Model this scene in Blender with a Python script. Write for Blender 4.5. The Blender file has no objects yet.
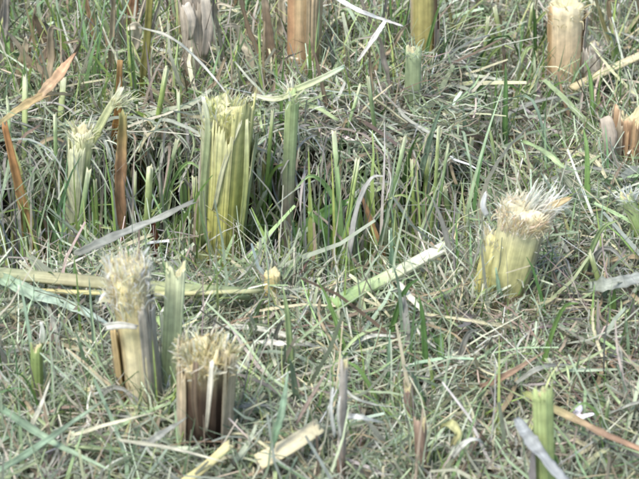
import bpy, math, random
import numpy as np
from mathutils import Vector

rng = np.random.default_rng(11)
random.seed(5)
scene = bpy.context.scene

# ------------------------------------------------------------------ camera
DIST, PITCH, HFOV = 1.75, math.radians(30), math.radians(19.2)
TANH = math.tan(HFOV / 2)
CAM = np.array([0.0, -DIST * math.cos(PITCH), DIST * math.sin(PITCH)])
FWD = np.array([0.0, math.cos(PITCH), -math.sin(PITCH)])
UPV = np.array([0.0, math.sin(PITCH), math.cos(PITCH)])
cd = bpy.data.cameras.new('camera')
cam = bpy.data.objects.new('camera', cd)
scene.collection.objects.link(cam)
cam.location = CAM
cam.rotation_euler = (math.pi / 2 - PITCH, 0, 0)
cd.sensor_fit = 'HORIZONTAL'
cd.angle = HFOV
cd.clip_start, cd.clip_end = 0.02, 1000
cd.dof.use_dof = True
cd.dof.focus_distance = 1.70
cd.dof.aperture_fstop = 14.0
scene.camera = cam
scene.cycles.filter_width = 2.0

# ------------------------------------------------------------------ sky, sun, exposure
SUN_EL, SUN_AZ = math.radians(58), math.radians(-140)     # azimuth clockwise from +Y: behind the camera, to its left
w = bpy.data.worlds.new('World'); scene.world = w; w.use_nodes = True
nt = w.node_tree; nt.nodes.clear()
sky = nt.nodes.new('ShaderNodeTexSky'); sky.sky_type = 'NISHITA'; sky.sun_disc = False
sky.sun_elevation = SUN_EL; sky.sun_rotation = SUN_AZ
sky.air_density = 1.0; sky.dust_density = 1.5; sky.ozone_density = 1.0
bg = nt.nodes.new('ShaderNodeBackground'); bg.inputs[1].default_value = 0.115
out = nt.nodes.new('ShaderNodeOutputWorld')
nt.links.new(sky.outputs[0], bg.inputs[0]); nt.links.new(bg.outputs[0], out.inputs[0])
sd = bpy.data.lights.new('sun', 'SUN'); sd.energy = 2.0; sd.angle = math.radians(20); sd.color = (1.0, 0.97, 0.92)
sun = bpy.data.objects.new('sun', sd); scene.collection.objects.link(sun)
sdir = Vector((math.sin(SUN_AZ) * math.cos(SUN_EL), math.cos(SUN_AZ) * math.cos(SUN_EL), math.sin(SUN_EL)))
sun.rotation_euler = sdir.to_track_quat('Z', 'Y').to_euler(); sun.location = (0, 0, 5)
vs = scene.view_settings
vs.view_transform = 'Standard'; vs.look = 'None'; vs.gamma = 1; vs.exposure = 1.08
try: vs.use_curve_mapping = False
except Exception: pass

# ------------------------------------------------------------------ helpers
def ray(px, py):
    d = FWD + np.array([(px - 319.5) / 319.5 * TANH, 0, 0]) + UPV * (-(py - 239.5) / 319.5 * TANH)
    return d / np.linalg.norm(d)
def at(px, py, z=0.0):
    d = ray(px, py); return CAM + d * ((z - CAM[2]) / d[2])
def at_y(px, py, Y):
    d = ray(px, py); return CAM + d * ((Y - CAM[1]) / d[1])
def pix(p):
    v = np.asarray(p) - CAM
    f = v @ FWD
    return 319.5 + v[0] / f / TANH * 319.5, 239.5 - (v @ UPV) / f / TANH * 319.5
def mpp(p):                                  # metres for one pixel of the photograph at p
    return float((np.asarray(p) - CAM) @ FWD) * TANH / 319.5
def sm(a, b, x):
    t = np.clip((x - a) / (b - a), 0, 1); return t * t * (3 - 2 * t)
def hexc(h):
    h = h.lstrip('#'); c = np.array([int(h[i:i + 2], 16) / 255 for i in (0, 2, 4)])
    return np.where(c <= 0.04045, c / 12.92, ((c + 0.055) / 1.055) ** 2.4)
def wob(x, y, s=1.0, k=0):                   # cheap smooth noise, about -1..1
    return (np.sin(x * 9.1 * s + 1.3 + k) * np.cos(y * 7.7 * s - 0.7 * k) + np.sin(x * 21.7 * s - y * 17.3 * s + 2.1 * k)
            + 0.6 * np.sin(x * 47 * s + y * 39 * s + k) ) / 2.4
YR = at(320, 148, 0.075)[1]                  # front edge of the overhanging thatch behind the hollow
POCKETS = [(at(px, py, z)[0], at(px, py, z)[1], r * 0.00085) for (px, py, z, r) in
           ((285, 212, 0.02, 24), (165, 168, 0.03, 22), (345, 215, 0.01, 20), (470, 205, 0.02, 22), (606, 105, 0.02, 24), (235, 40, 0.05, 18), (175, 50, 0.05, 18), (575, 446, 0.02, 18), (8, 82, 0.05, 18), (445, 470, 0.02, 16), (482, 420, 0.02, 20), (432, 405, 0.02, 14), (522, 446, 0.02, 15), (602, 402, 0.02, 20), (470, 372, 0.02, 13), (558, 352, 0.02, 13), (392, 446, 0.02, 14), (298, 388, 0.02, 13), (64, 352, 0.02, 12), (14, 352, 0.02, 14), (186, 452, 0.02, 12), (250, 410, 0.02, 12), (560, 120, 0.03, 14), (480, 60, 0.03, 14))]
def pocket(x, y):
    k = 0.0 * x
    for cx, cy, r in POCKETS:
        k = np.maximum(k, np.exp(-((x - cx) ** 2 + ((y - cy) * 0.7) ** 2) / (r * r)))
    return k
def xm(x): return 1 - sm(0.09, 0.16, x)
def edge(x): return 0.018 * np.sin(x * 19 + 1) + 0.013 * np.sin(x * 43) + 0.008 * np.sin(x * 101 + 2)
def furrow(x, y):
    return sm(YR - 0.165, YR - 0.125, y + edge(x)) * (1 - sm(YR + 0.15, YR + 0.22, y)) * xm(x) * sm(-0.7, -0.5, x)
def roof(x, y):                              # where old grass has been laid over as a thatch
    return sm(YR - 0.012, YR + 0.012, y + edge(x) + 0.006 * np.sin(x * 130)) * xm(x) * sm(-0.7, -0.5, x)
def soil(x, y):
    r = np.sqrt(x * x + y * y)
    return (0.006 * wob(x, y, 2.2) + 0.0025 * wob(x, y, 7, 3) - 0.055 * furrow(x, y) - 0.020 * pocket(x, y)) * (1 - sm(0.75, 1.2, r)) + 0 * x
def mat(x, y):                               # thickness of the hay lying on the soil
    return (0.042 + 0.013 * wob(x, y, 2.0, 5)) * (1 - 0.85 * furrow(x, y))
def roof_low(x, y): return 0.060 + 0.010 * wob(x, y, 2.0, 5) + 0.006 * wob(x, y, 5, 8)
def roof_thick(x, y): return 0.030 + 0.0 * x
def top(x, y):
    r = roof(x, y)
    return (soil(x, y) + mat(x, y)) * (1 - r) + (roof_low(x, y) + 0.032) * r
def root_z(x, y):                            # where fine growth starts: in the thatch, or in the soil
    deep = sm(YR + 0.03, YR + 0.05, y) * xm(x)
    return soil(x, y) * (1 - deep) + (roof_low(x, y)) * deep
def on_mat(px, py, dz=0.0):
    d = ray(px, py); t = np.linspace(0.9, 3.2, 2301)
    P = CAM[None] + d[None] * t[:, None]
    hit = np.nonzero(P[:, 2] <= top(P[:, 0], P[:, 1]) + dz)[0]
    return P[hit[0]] if len(hit) else at(px, py, dz)

def mesh_from(verts, faces, cols, uvs=None, smooth=True, name='mesh'):
    me = bpy.data.meshes.new(name)
    verts = np.asarray(verts, np.float32); faces = np.asarray(faces, np.int32)
    nf, k = faces.shape
    me.vertices.add(len(verts)); me.vertices.foreach_set('co', verts.ravel())
    me.loops.add(nf * k); me.loops.foreach_set('vertex_index', faces.ravel())
    me.polygons.add(nf)
    me.polygons.foreach_set('loop_start', np.arange(0, nf * k, k, dtype=np.int32))
    me.polygons.foreach_set('loop_total', np.full(nf, k, np.int32))
    if smooth: me.polygons.foreach_set('use_smooth', np.ones(nf, bool))
    a = me.attributes.new('col', 'FLOAT_COLOR', 'POINT')
    c4 = np.ones((len(verts), 4), np.float32); c4[:, :3] = cols
    a.data.foreach_set('color', c4.ravel())
    if uvs is not None:
        b = me.attributes.new('fib', 'FLOAT_VECTOR', 'POINT')
        u3 = np.zeros((len(verts), 3), np.float32); u3[:, :2] = uvs
        b.data.foreach_set('vector', u3.ravel())
    me.update(calc_edges=True); me.validate()
    return me

def link(name, me, material, parent=None, root=None):
    me.materials.clear(); me.materials.append(material); me.name = name
    o = bpy.data.objects.new(name, me); scene.collection.objects.link(o)
    if parent is not None:
        o.parent = parent
    return o
def tag(o, label=None, cat=None, group=None, kind=None):
    if label: o['label'] = label
    if cat: o['category'] = cat
    if group: o['group'] = group
    if kind: o['kind'] = kind
    return o
def thing(name, loc, label, cat, group=None):
    o = bpy.data.objects.new(name, None); o.empty_display_size = 0.01
    scene.collection.objects.link(o); o.location = [float(v) for v in loc]
    return tag(o, label, cat, group)

# ------------------------------------------------------------------ materials
def plant_mat(name, trans=0.25, rough=0.6, spec=0.25, streak=0.35, along=60, across=900, bump=0.0):
    m = bpy.data.materials.new(name); m.use_nodes = True
    t = m.node_tree; t.nodes.clear(); N = t.nodes.new; L = t.links.new
    at_ = N('ShaderNodeAttribute'); at_.attribute_name = 'col'
    fb = N('ShaderNodeAttribute'); fb.attribute_name = 'fib'
    mp = N('ShaderNodeMapping'); mp.inputs['Scale'].default_value = (across, along, 1)
    L(fb.outputs['Vector'], mp.inputs['Vector'])
    nz = N('ShaderNodeTexNoise'); nz.inputs['Scale'].default_value = 1.0; nz.inputs['Detail'].default_value = 4
    nz.inputs['Roughness'].default_value = 0.65
    L(mp.outputs[0], nz.inputs['Vector'])
    geo = N('ShaderNodeTexCoord')
    nb = N('ShaderNodeTexNoise'); nb.inputs['Scale'].default_value = 140; nb.inputs['Detail'].default_value = 3
    L(geo.outputs['Object'], nb.inputs['Vector'])
    mr = N('ShaderNodeMapRange'); mr.inputs['From Min'].default_value = 0.3; mr.inputs['From Max'].default_value = 0.7
    mr.inputs['To Min'].default_value = 1 - streak; mr.inputs['To Max'].default_value = 1 + streak * 0.7
    L(nz.outputs['Fac'], mr.inputs['Value'])
    mr2 = N('ShaderNodeMapRange'); mr2.inputs['From Min'].default_value = 0.3; mr2.inputs['From Max'].default_value = 0.7
    mr2.inputs['To Min'].default_value = 0.82; mr2.inputs['To Max'].default_value = 1.14
    L(nb.outputs['Fac'], mr2.inputs['Value'])
    mu = N('ShaderNodeMath'); mu.operation = 'MULTIPLY'; L(mr.outputs[0], mu.inputs[0]); L(mr2.outputs[0], mu.inputs[1])
    vm = N('ShaderNodeVectorMath'); vm.operation = 'SCALE'; L(at_.outputs['Color'], vm.inputs[0]); L(mu.outputs[0], vm.inputs['Scale'])
    p = N('ShaderNodeBsdfPrincipled'); p.inputs['Roughness'].default_value = rough
    p.inputs['Specular IOR Level'].default_value = spec
    L(vm.outputs[0], p.inputs['Base Color'])
    o = N('ShaderNodeOutputMaterial')
    if bump:
        bm = N('ShaderNodeBump'); bm.inputs['Strength'].default_value = bump; bm.inputs['Distance'].default_value = 0.0012
        L(nz.outputs['Fac'], bm.inputs['Height']); L(bm.outputs[0], p.inputs['Normal'])
    if trans:
        tr = N('ShaderNodeBsdfTranslucent'); L(vm.outputs[0], tr.inputs['Color'])
        mx = N('ShaderNodeMixShader'); mx.inputs[0].default_value = trans
        L(p.outputs[0], mx.inputs[1]); L(tr.outputs[0], mx.inputs[2]); L(mx.outputs[0], o.inputs[0])
    else:
        L(p.outputs[0], o.inputs[0])
    return m
M_HAY = plant_mat('dry_hay', 0.22, 0.65, 0.25, 0.25)
M_LEAF = plant_mat('grass_leaf', 0.22, 0.5, 0.35, 0.30, 40, 1500)
M_FIB = plant_mat('stalk_fibre', 0.42, 0.7, 0.2, 0.2)
M_CULM = plant_mat('stalk_rind', 0.08, 0.55, 0.3, 0.22, 18, 1300, 0.35)
M_SHEATH = plant_mat('stalk_sheath', 0.18, 0.65, 0.2, 0.25, 16, 1500, 0.35)
M_PITH = plant_mat('stalk_pith', 0.1, 0.8, 0.1, 0.35, 400, 400, 0.6)

def soil_mat():
    m = bpy.data.materials.new('field_soil'); m.use_nodes = True
    t = m.node_tree; N = t.nodes.new; L = t.links.new
    p = t.nodes['Principled BSDF']; p.inputs['Roughness'].default_value = 0.95; p.inputs['Specular IOR Level'].default_value = 0.1
    tc = N('ShaderNodeTexCoord')
    n1 = N('ShaderNodeTexNoise'); n1.inputs['Scale'].default_value = 60; n1.inputs['Detail'].default_value = 8
    n2 = N('ShaderNodeTexNoise'); n2.inputs['Scale'].default_value = 7; n2.inputs['Detail'].default_value = 5
    L(tc.outputs['Object'], n1.inputs['Vector']); L(tc.outputs['Object'], n2.inputs['Vector'])
    cr = N('ShaderNodeValToRGB'); cr.color_ramp.elements[0].position = 0.3; cr.color_ramp.elements[1].position = 0.75
    cr.color_ramp.elements[0].color = (0.014, 0.011, 0.010, 1); cr.color_ramp.elements[1].color = (0.075, 0.062, 0.052, 1)
    mx = N('ShaderNodeMix'); mx.data_type = 'FLOAT'; mx.inputs[0].default_value = 0.4
    L(n1.outputs['Fac'], mx.inputs[2]); L(n2.outputs['Fac'], mx.inputs[3]); L(mx.outputs[0], cr.inputs[0])
    L(cr.outputs[0], p.inputs['Base Color'])
    b = N('ShaderNodeBump'); b.inputs['Distance'].default_value = 0.004; L(n1.outputs['Fac'], b.inputs['Height']); L(b.outputs[0], p.inputs['Normal'])
    return m
M_SOIL = soil_mat()

# ------------------------------------------------------------------ ground sheet, to the horizon
def build_ground():
    n = 221
    u = np.linspace(-1, 1, n)
    g = np.sign(u) * (np.abs(u) * 0.9 + 300 * np.abs(u) ** 12)
    X, Y = np.meshgrid(g, g, indexing='ij')
    Z = soil(X, Y) + 0.0016 * rng.normal(size=X.shape) * (np.hypot(X, Y) < 1.2)
    V = np.stack([X, Y, Z], -1).reshape(-1, 3)
    i = np.arange(n - 1); I, J = np.meshgrid(i, i, indexing='ij')
    a = (I * n + J).ravel()
    F = np.stack([a, a + n, a + n + 1, a + 1], -1)
    me = mesh_from(V, F, np.full((len(V), 3), 0.06), smooth=True)
    o = link('ground', me, M_SOIL)
    tag(o, 'dark brown field soil showing between the hay and grass', 'ground', kind='structure')
build_ground()

# ------------------------------------------------------------------ strands (vectorised ribbons)
def strand_arrays(p0, az, el, L, wd, bend, curl, roll, c0, c1, S=4, tip=0.15, taper=1.0, wav=0.0, zmin=None):
    n = len(az)
    t = np.linspace(0, 1, S + 1)
    tm = (t[:-1] + t[1:]) / 2
    E = el[:, None] - bend[:, None] * tm[None]
    A = az[:, None] + curl[:, None] * tm[None]
    if wav:
        E = E + rng.normal(0, wav, E.shape); A = A + rng.normal(0, wav, A.shape)
    D = np.stack([np.cos(E) * np.cos(A), np.cos(E) * np.sin(A), np.sin(E)], -1)      # n,S,3
    P = np.concatenate([p0[:, None], p0[:, None] + np.cumsum(D * (L / S)[:, None, None], 1)], 1)
    if zmin is not None:
        P[:, :, 2] = np.maximum(P[:, :, 2], zmin(P[:, :, 0], P[:, :, 1]) + 0.001)
    T = np.concatenate([D[:, :1], (D[:, :-1] + D[:, 1:]) / 2, D[:, -1:]], 1)
    Am = np.concatenate([A[:, :1], A], 1)
    H = np.stack([-np.sin(Am), np.cos(Am), np.zeros_like(Am)], -1)
    Q = np.cross(T, H)
    R = roll[:, None, None]
    side = np.cos(R) * H + np.sin(R) * Q
    prof = np.maximum(tip, 1 - t ** 2 * taper * (1 - tip)) * np.minimum(1, 0.75 + t * 2)
    Wd = (wd[:, None] * prof[None])[:, :, None] * 0.5
    V = np.stack([P - side * Wd, P + side * Wd], 2)            # n,S+1,2,3
    C = c0[:, None] * (1 - t[None, :, None]) + c1[:, None] * t[None, :, None]
    C = np.repeat(C[:, :, None], 2, 2)
    off = rng.random(n) * 40
    uu = np.stack([off[:, None] - wd[:, None] / 2 + 0 * t[None], off[:, None] + wd[:, None] / 2 + 0 * t[None]], -1)
    vv = np.repeat((L[:, None] * t[None])[:, :, None], 2, 2)
    UV = np.stack([uu, vv], -1)
    base = np.arange(n)[:, None] * (2 * (S + 1)); k = np.arange(S)[None] * 2
    a = (base + k).ravel()
    F = np.stack([a, a + 1, a + 3, a + 2], -1)
    return V.reshape(-1, 3), F, C.reshape(-1, 3), UV.reshape(-1, 2)
def join_arrays(parts):
    Vs, Fs, Cs, Us = [], [], [], []; o = 0
    for V, F, C, U in parts:
        Vs.append(V); Fs.append(F + o); Cs.append(C); Us.append(U); o += len(V)
    return np.concatenate(Vs), np.concatenate(Fs), np.concatenate(Cs), np.concatenate(Us)
def pick(pal, n, var=0.12, wts=None):
    P = np.array([hexc(h) for h in pal])
    if wts is not None: wts = np.array(wts, float) / sum(wts)
    c = P[rng.choice(len(P), n, p=wts)]
    return np.clip(c * (1 + rng.normal(0, var, (n, 1))) * (1 + rng.normal(0, var * 0.3, (n, 3))), 0.005, 0.95)

HAY = ['#d2d4bc', '#babfa8', '#e9e9d8', '#9fa58e', '#a89a84', '#a2a29a', '#a3b48a', '#c4b898', '#87947a', '#b8c4a8', '#d4ccaa']
HAY_W = [17, 18, 8, 13, 5, 4, 22, 6, 15, 16, 6]
GREEN = ['#86a05c', '#75946a', '#a3b56e', '#90a488', '#66854f', '#b3bf84', '#a2b392']
DEAD = ['#a0978a', '#8f887f', '#beb39f', '#9a8a70', '#878072', '#cfc9b6', '#837464']

BX, BY = (-0.50, 0.50), (-0.50, 0.82)
def scatter(n, dens=None, bx=BX, by=BY):
    xs, ys = [], []; have = 0
    while have < n:
        x = rng.uniform(*bx, n); y = rng.uniform(*by, n)
        if dens is not None:
            k = rng.random(n) < dens(x, y); x, y = x[k], y[k]
        xs.append(x); ys.append(y); have += len(x)
    return np.concatenate(xs)[:n], np.concatenate(ys)[:n]

def hay_layer(n, zf, tf, dens=None, bx=BX, by=BY, Lr=(0.025, 0.105), up=0.36):
    x, y = scatter(n, dens, bx, by)
    h = rng.random(n) ** 0.6
    p0 = np.stack([x, y, zf(x, y) + tf(x, y) * h + 0.002], -1)
    az = 2.6 * wob(x, y, 1.3, 11) + rng.normal(0, 0.85, n) + np.pi * rng.integers(0, 2, n)
    el = rng.normal(0.04, up, n)
    L = rng.uniform(*Lr, n) * np.where(rng.random(n) < 0.45, rng.uniform(0.25, 0.6, n), rng.uniform(0.6, 1.15, n))
    wd = np.exp(rng.normal(np.log(0.00150), 0.55, n))
    c = pick(HAY, n, 0.16, HAY_W)
    # clumps of greener and of browner hay
    bf = 0.05 + 0.40 * np.clip(wob(x, y, 1.9, 13), 0, 1) + 0.30 * sm(0.02, 0.12, x) * (1 - sm(-0.16, -0.05, y)) + 0.22 * sm(YR, YR + 0.1, y) * sm(-0.12, 0.0, x)
    br = rng.random(n) < bf
    c[br] = pick(DEAD, int(br.sum()), 0.18)
    g = wob(x, y, 1.7, 9)[:, None]
    c = c * (1 + g * np.array([-0.10, 0.0, -0.10]))
    c1 = np.clip(c * rng.uniform(0.85, 1.25, (n, 1)), 0, 0.95)
    return strand_arrays(p0, az, el, L, wd, rng.normal(0.15, 0.6, n), rng.normal(0, 0.7, n), rng.normal(0, 0.8, n), c, c1, 3, 0.45, 0.8, 0.10, zf)
def shreds(n):
    # short curly bits of shredded stalk on top of the hay
    x, y = scatter(n, lambda x, y: (0.35 + 0.65 * np.clip(wob(x, y, 2.4, 4) + 0.3, 0, 1)) * (1 - 0.95 * furrow(x, y) * (1 - roof(x, y))) * (1 - pocket(x, y)))
    p0 = np.stack([x, y, top(x, y) - 0.02 + 0.024 * rng.random(n)], -1)
    c = pick(['#d8d7c4', '#c9c9b4', '#e8e6da', '#bab8a4', '#c6d0b8'], n, 0.1)
    return strand_arrays(p0, rng.random(n) * 6.283, rng.normal(0.25, 0.5, n), rng.uniform(0.008, 0.034, n), rng.uniform(0.0005, 0.0016, n),
                         rng.normal(0.6, 1.2, n), rng.normal(0, 1.6, n), rng.normal(0, 0.9, n), c, c, 5, 0.35, 0.8, 0.15, soil)
def upright_layer(n, pal, dens, hr, wr, zf, lean=0.28, bend=(0.5, 0.5), bx=BX, by=BY, var=0.15, S=5, tip=0.12, wts=None):
    x, y = scatter(n, dens, bx, by)
    p0 = np.stack([x, y, zf(x, y) - 0.002], -1)
    az = rng.random(n) * 2 * np.pi
    el = np.pi / 2 - np.abs(rng.normal(0, lean, n))
    L = rng.uniform(*hr, n)
    wd = rng.uniform(*wr, n)
    c = pick(pal, n, var, wts)
    c0 = c * np.array([1.05, 1.0, 0.8]); c1 = np.clip(c * rng.uniform(0.9, 1.4, (n, 1)), 0, 0.95)
    return strand_arrays(p0, az, el, L, wd, rng.normal(*bend, n), rng.normal(0, 0.3, n), rng.normal(0, 0.7, n), c0, c1, S, tip, 1.0, 0.05)

d_hay = lambda x, y: (1 - 0.95 * furrow(x, y)) * (1 - 0.9 * roof(x, y)) * (1 - 0.97 * pocket(x, y))
def band(x, y): return sm(YR - 0.15, YR - 0.11, y + edge(x)) * (1 - sm(YR - 0.01, YR + 0.03, y + edge(x))) * xm(x)
def d_green(x, y):
    clump = np.clip(0.5 + 0.6 * wob(x, y, 3.1, 2), 0, 1)
    return np.clip((0.24 + 0.10 * band(x, y) + 0.30 * sm(YR + 0.03, YR + 0.06, y)) * (0.25 + 1.0 * clump), 0, 1) * (1 - 0.93 * pocket(x, y)) * (1 - 0.95 * furrow(x, y) * (1 - band(x, y)) * (1 - roof(x, y)))
def d_dead(x, y):
    back = sm(YR + 0.02, YR + 0.06, y)
    return np.clip((0.15 + 0.55 * back) * (0.4 + 0.8 * (0.5 + 0.5 * wob(x, y, 2.6, 7))), 0, 1) * (1 - 0.9 * pocket(x, y)) * (1 - furrow(x, y) * (1 - back))
def droop(n):
    cs = rng.uniform(-0.45, 0.14, 26); x = rng.choice(cs, n) + rng.normal(0, 0.012, n); y = YR - edge(x) + rng.normal(0.01, 0.02, n)
    p0 = np.stack([x, y, roof_low(x, y) + rng.uniform(0.0, 0.035, n)], -1); c = pick(['#a8a89a', '#98988c', '#bcbcac', '#92a082', '#a49a86'], n, 0.12)
    return strand_arrays(p0, -np.pi / 2 + rng.normal(0, 0.8, n), rng.normal(0.5, 0.4, n), rng.uniform(0.04, 0.11, n), rng.uniform(0.0012, 0.0036, n),
                         rng.normal(2.0, 0.5, n), rng.normal(0, 0.5, n), rng.normal(0, 0.6, n), c, c * 1.05, 8, 0.2, 0.9, 0.05, soil)
def overhang(n):
    x = rng.uniform(-0.45, 0.13, n); y = YR - edge(x) + rng.normal(0.004, 0.012, n)
    p0 = np.stack([x, y, roof_low(x, y) + rng.uniform(-0.005, 0.035, n)], -1); c = pick(HAY, n, 0.15, HAY_W)
    return strand_arrays(p0, -np.pi / 2 + rng.normal(0, 1.0, n), rng.normal(-0.2, 0.5, n), rng.uniform(0.015, 0.042, n), np.exp(rng.normal(np.log(0.0014), 0.5, n)),
                         rng.normal(0.6, 0.6, n), rng.normal(0, 0.6, n), rng.normal(0, 0.8, n), c, c, 5, 0.4, 0.8, 0.1, soil)
V = join_arrays([hay_layer(88000, soil, mat, d_hay), hay_layer(34000, roof_low, roof_thick, lambda x, y: roof(x, y) * (1 - 0.8 * pocket(x, y)) * (0.55 + 0.45 * sm(-0.2, -0.08, x)), by=(0.05, 0.82)), overhang(1100), droop(300), shreds(26000)])
o = link('hay_litter', mesh_from(*V), M_HAY)
tag(o, 'tangled mat of fine grey-green hay and chopped straw on the field', 'hay', kind='stuff')
V = join_arrays([upright_layer(320, GREEN, lambda x, y: band(x, y) * (1 - 0.9 * pocket(x, y)) * np.clip(0.55 + 0.6 * wob(x, y, 3.1, 2), 0.08, 1), (0.09, 0.19), (0.0026, 0.0062), soil, 0.15, (0.3, 0.6), S=8),
                 upright_layer(800, GREEN + DEAD[:4], lambda x, y: sm(YR - 0.03, YR + 0.02, y) * (1 - sm(-0.16, -0.02, x)), (0.06, 0.14), (0.0022, 0.0058), root_z, 0.2, (0.4, 0.8), S=8),
                 upright_layer(2100, GREEN, d_green, (0.05, 0.12), (0.0022, 0.0048), root_z, 0.24, (0.4, 0.6), S=8),
                 upright_layer(4200, GREEN, d_green, (0.04, 0.115), (0.0014, 0.0028), root_z),
                 upright_layer(3200, GREEN, d_green, (0.03, 0.09), (0.0008, 0.0015), root_z, 0.45)])
o = link('short_grass', mesh_from(*V), M_LEAF)
tag(o, 'thin green grass growing up through the hay mat', 'grass', kind='stuff')
STALKY = ['#9a9894', '#8b8884', '#aeaaa2', '#94989a', '#a2988a', '#bbb8ae', '#86927c']
d_wall = lambda x, y: band(x, y) * (0.3 + 0.7 * (0.5 + 0.5 * wob(x, y, 4, 6))) * (1 - 0.9 * pocket(x, y))
V = join_arrays([upright_layer(430, STALKY, d_wall, (0.09, 0.19), (0.0016, 0.0048), soil, 0.17, (0.25, 0.8), S=8),
                 upright_layer(2600, DEAD, d_dead, (0.04, 0.11), (0.0020, 0.0046), root_z, 0.5, (0.9, 1.0), S=8),
                 upright_layer(3500, DEAD, d_dead, (0.03, 0.09), (0.0012, 0.0028), root_z, 0.5, (0.6, 0.9)),
                 upright_layer(4000, DEAD, d_dead, (0.02, 0.07), (0.0006, 0.0014), root_z, 0.6, (0.5, 1.2))])
o = link('dead_grass', mesh_from(*V), M_HAY)
tag(o, 'withered brown and grey grass standing among the stubble', 'dead grass', kind='stuff')

# the field goes on around the photographed patch
TX, TY = BX[1] - BX[0], BY[1] - BY[0]
flat = lambda x, y: 0.0 * x + 0.001
thick = lambda x, y: 0.034 + 0.008 * wob(x, y, 2.0, 5)
V = join_arrays([hay_layer(42000, flat, thick, Lr=(0.03, 0.09)),
                 upright_layer(7000, GREEN, None, (0.03, 0.10), (0.0012, 0.003), flat),
                 upright_layer(6000, DEAD, None, (0.03, 0.10), (0.001, 0.0028), flat, 0.4, (0.6, 0.9))])
ring = mesh_from(*V)
first = None
for i in range(-2, 3):
    for j in range(-1, 4):
        if i == 0 and j == 0: continue
        if first is None: o = first = link('field_growth', ring, M_HAY)
        else:
            o = first.copy(); scene.collection.objects.link(o)
        o.location = (i * TX, j * TY, 0)
        tag(o, 'grass and hay of the field beyond the stubble patch', 'grass', 'field growth around the stubble', 'stuff')

# ------------------------------------------------------------------ shaped pieces
def frame(ax):
    ax = ax / np.linalg.norm(ax)
    r = np.cross(np.array([0, 1.0, 0]), ax); r = r / np.linalg.norm(r)
    f = np.cross(ax, r)                                   # towards -Y side (to the camera) or away
    if f[1] > 0: f = -f
    return ax, r, f
def stops(st, t):                                         # colour stops [(t, hex), ...]
    ts = [s[0] for s in st]; cs = np.array([hexc(s[1]) for s in st])
    return np.stack([np.interp(t, ts, cs[:, k]) for k in range(3)], -1)
def grid_faces(n, m, closed):
    i = np.arange(n - 1); j = np.arange(m if closed else m - 1)
    I, J = np.meshgrid(i, j, indexing='ij'); K = (J + 1) % m
    return np.stack([(I * m + J).ravel(), (I * m + K).ravel(), ((I + 1) * m + K).ravel(), ((I + 1) * m + J).ravel()], -1)

def tube(path, rad, st, ridge=0.03, nr=9, M=30, jag=0.0, flat_=1.0, hint=None, speck=0.10, cap0=False, sides=None, hollow=0.0, seed=0):
    """ridged stalk along path; jagged far end; hollow > 0 adds an inner wall of that depth"""
    r_ = np.random.default_rng(seed + 77)
    path = np.asarray(path, float); n = len(path)
    T = np.gradient(path, axis=0); T /= np.linalg.norm(T, axis=1)[:, None]
    th = np.linspace(0, 2 * np.pi, M, endpoint=False)
    prof = 1 + ridge * np.cos(nr * th + r_.random() * 6) + ridge * 0.8 * r_.normal(size=M)
    L = np.concatenate([[0], np.cumsum(np.linalg.norm(np.diff(path, axis=0), axis=1))])
    t = L / L[-1]
    h = np.array([0, -1.0, 0.0]) if hint is None else np.asarray(hint, float)
    V = []; tone = 1 + speck * r_.normal(size=M)
    jg = jag * (0.5 * np.abs(r_.normal(size=M)) + 0.9 * np.sin(th * 2 + r_.random() * 6) + 0.5 * np.sin(th * 5 + r_.random() * 6))
    for i in range(n):
        f = h - T[i] * (h @ T[i]); f /= np.linalg.norm(f); r = np.cross(T[i], f)
        R = rad[i] * prof * (1 + 0.012 * r_.normal(size=M))
        P = path[i] + np.outer(np.sin(th) * R, r) + np.outer(np.cos(th) * R * flat_, f)
        if i >= n - 2: P = P - np.outer(jg * (1.0 if i == n - 1 else 0.45), T[i])
        V.append(P)
    C = stops(st, t)[:, None] * tone[None, :, None]
    if sides is not None:                                  # a different colour on part of the girth: (theta, width, stops)
        for (tc, wd, s2) in sides:
            d = np.abs((th - tc + np.pi) % (2 * np.pi) - np.pi)
            k = np.clip(1.4 - d / wd, 0, 1)[None, :, None]
            C = C * (1 - k) + (stops(s2, t)[:, None] * tone[None, :, None]) * k
    C = list(C)
    if hollow > 0:
        for q, (s, dd) in enumerate(((0.80, 0.0), (0.72, hollow * 0.5), (0.5, hollow), (0.05, hollow * 0.9))):
            V.append(path[-1] + (V[n - 1] - path[-1]) * s - T[-1] * dd); C.append(C[n - 1] * 0 + hexc('#d8cfa4') * tone[:, None])
    else:
        V.append(path[-1] + (V[n - 1] - path[-1]) * 0.06 - T[-1] * 0.0006); C.append(np.repeat(hexc('#d5cda6')[None], M, 0) * tone[:, None])
    if cap0:
        V.insert(0, path[0] + (V[0] - path[0]) * 0.06); C.insert(0, np.repeat(hexc('#d5cda6')[None], M, 0))
    nn = len(V)
    V = np.concatenate(V); C = np.clip(np.concatenate(C), 0.004, 0.95)
    F = grid_faces(nn, M, True)
    tt = np.concatenate([[0] if cap0 else [], L, np.full(nn - n - (1 if cap0 else 0), L[-1])])
    uv = np.stack([np.tile(th * rad[0], nn) + seed * 0.37, np.repeat(tt, M)], -1)
    return V, F, C, uv

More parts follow.
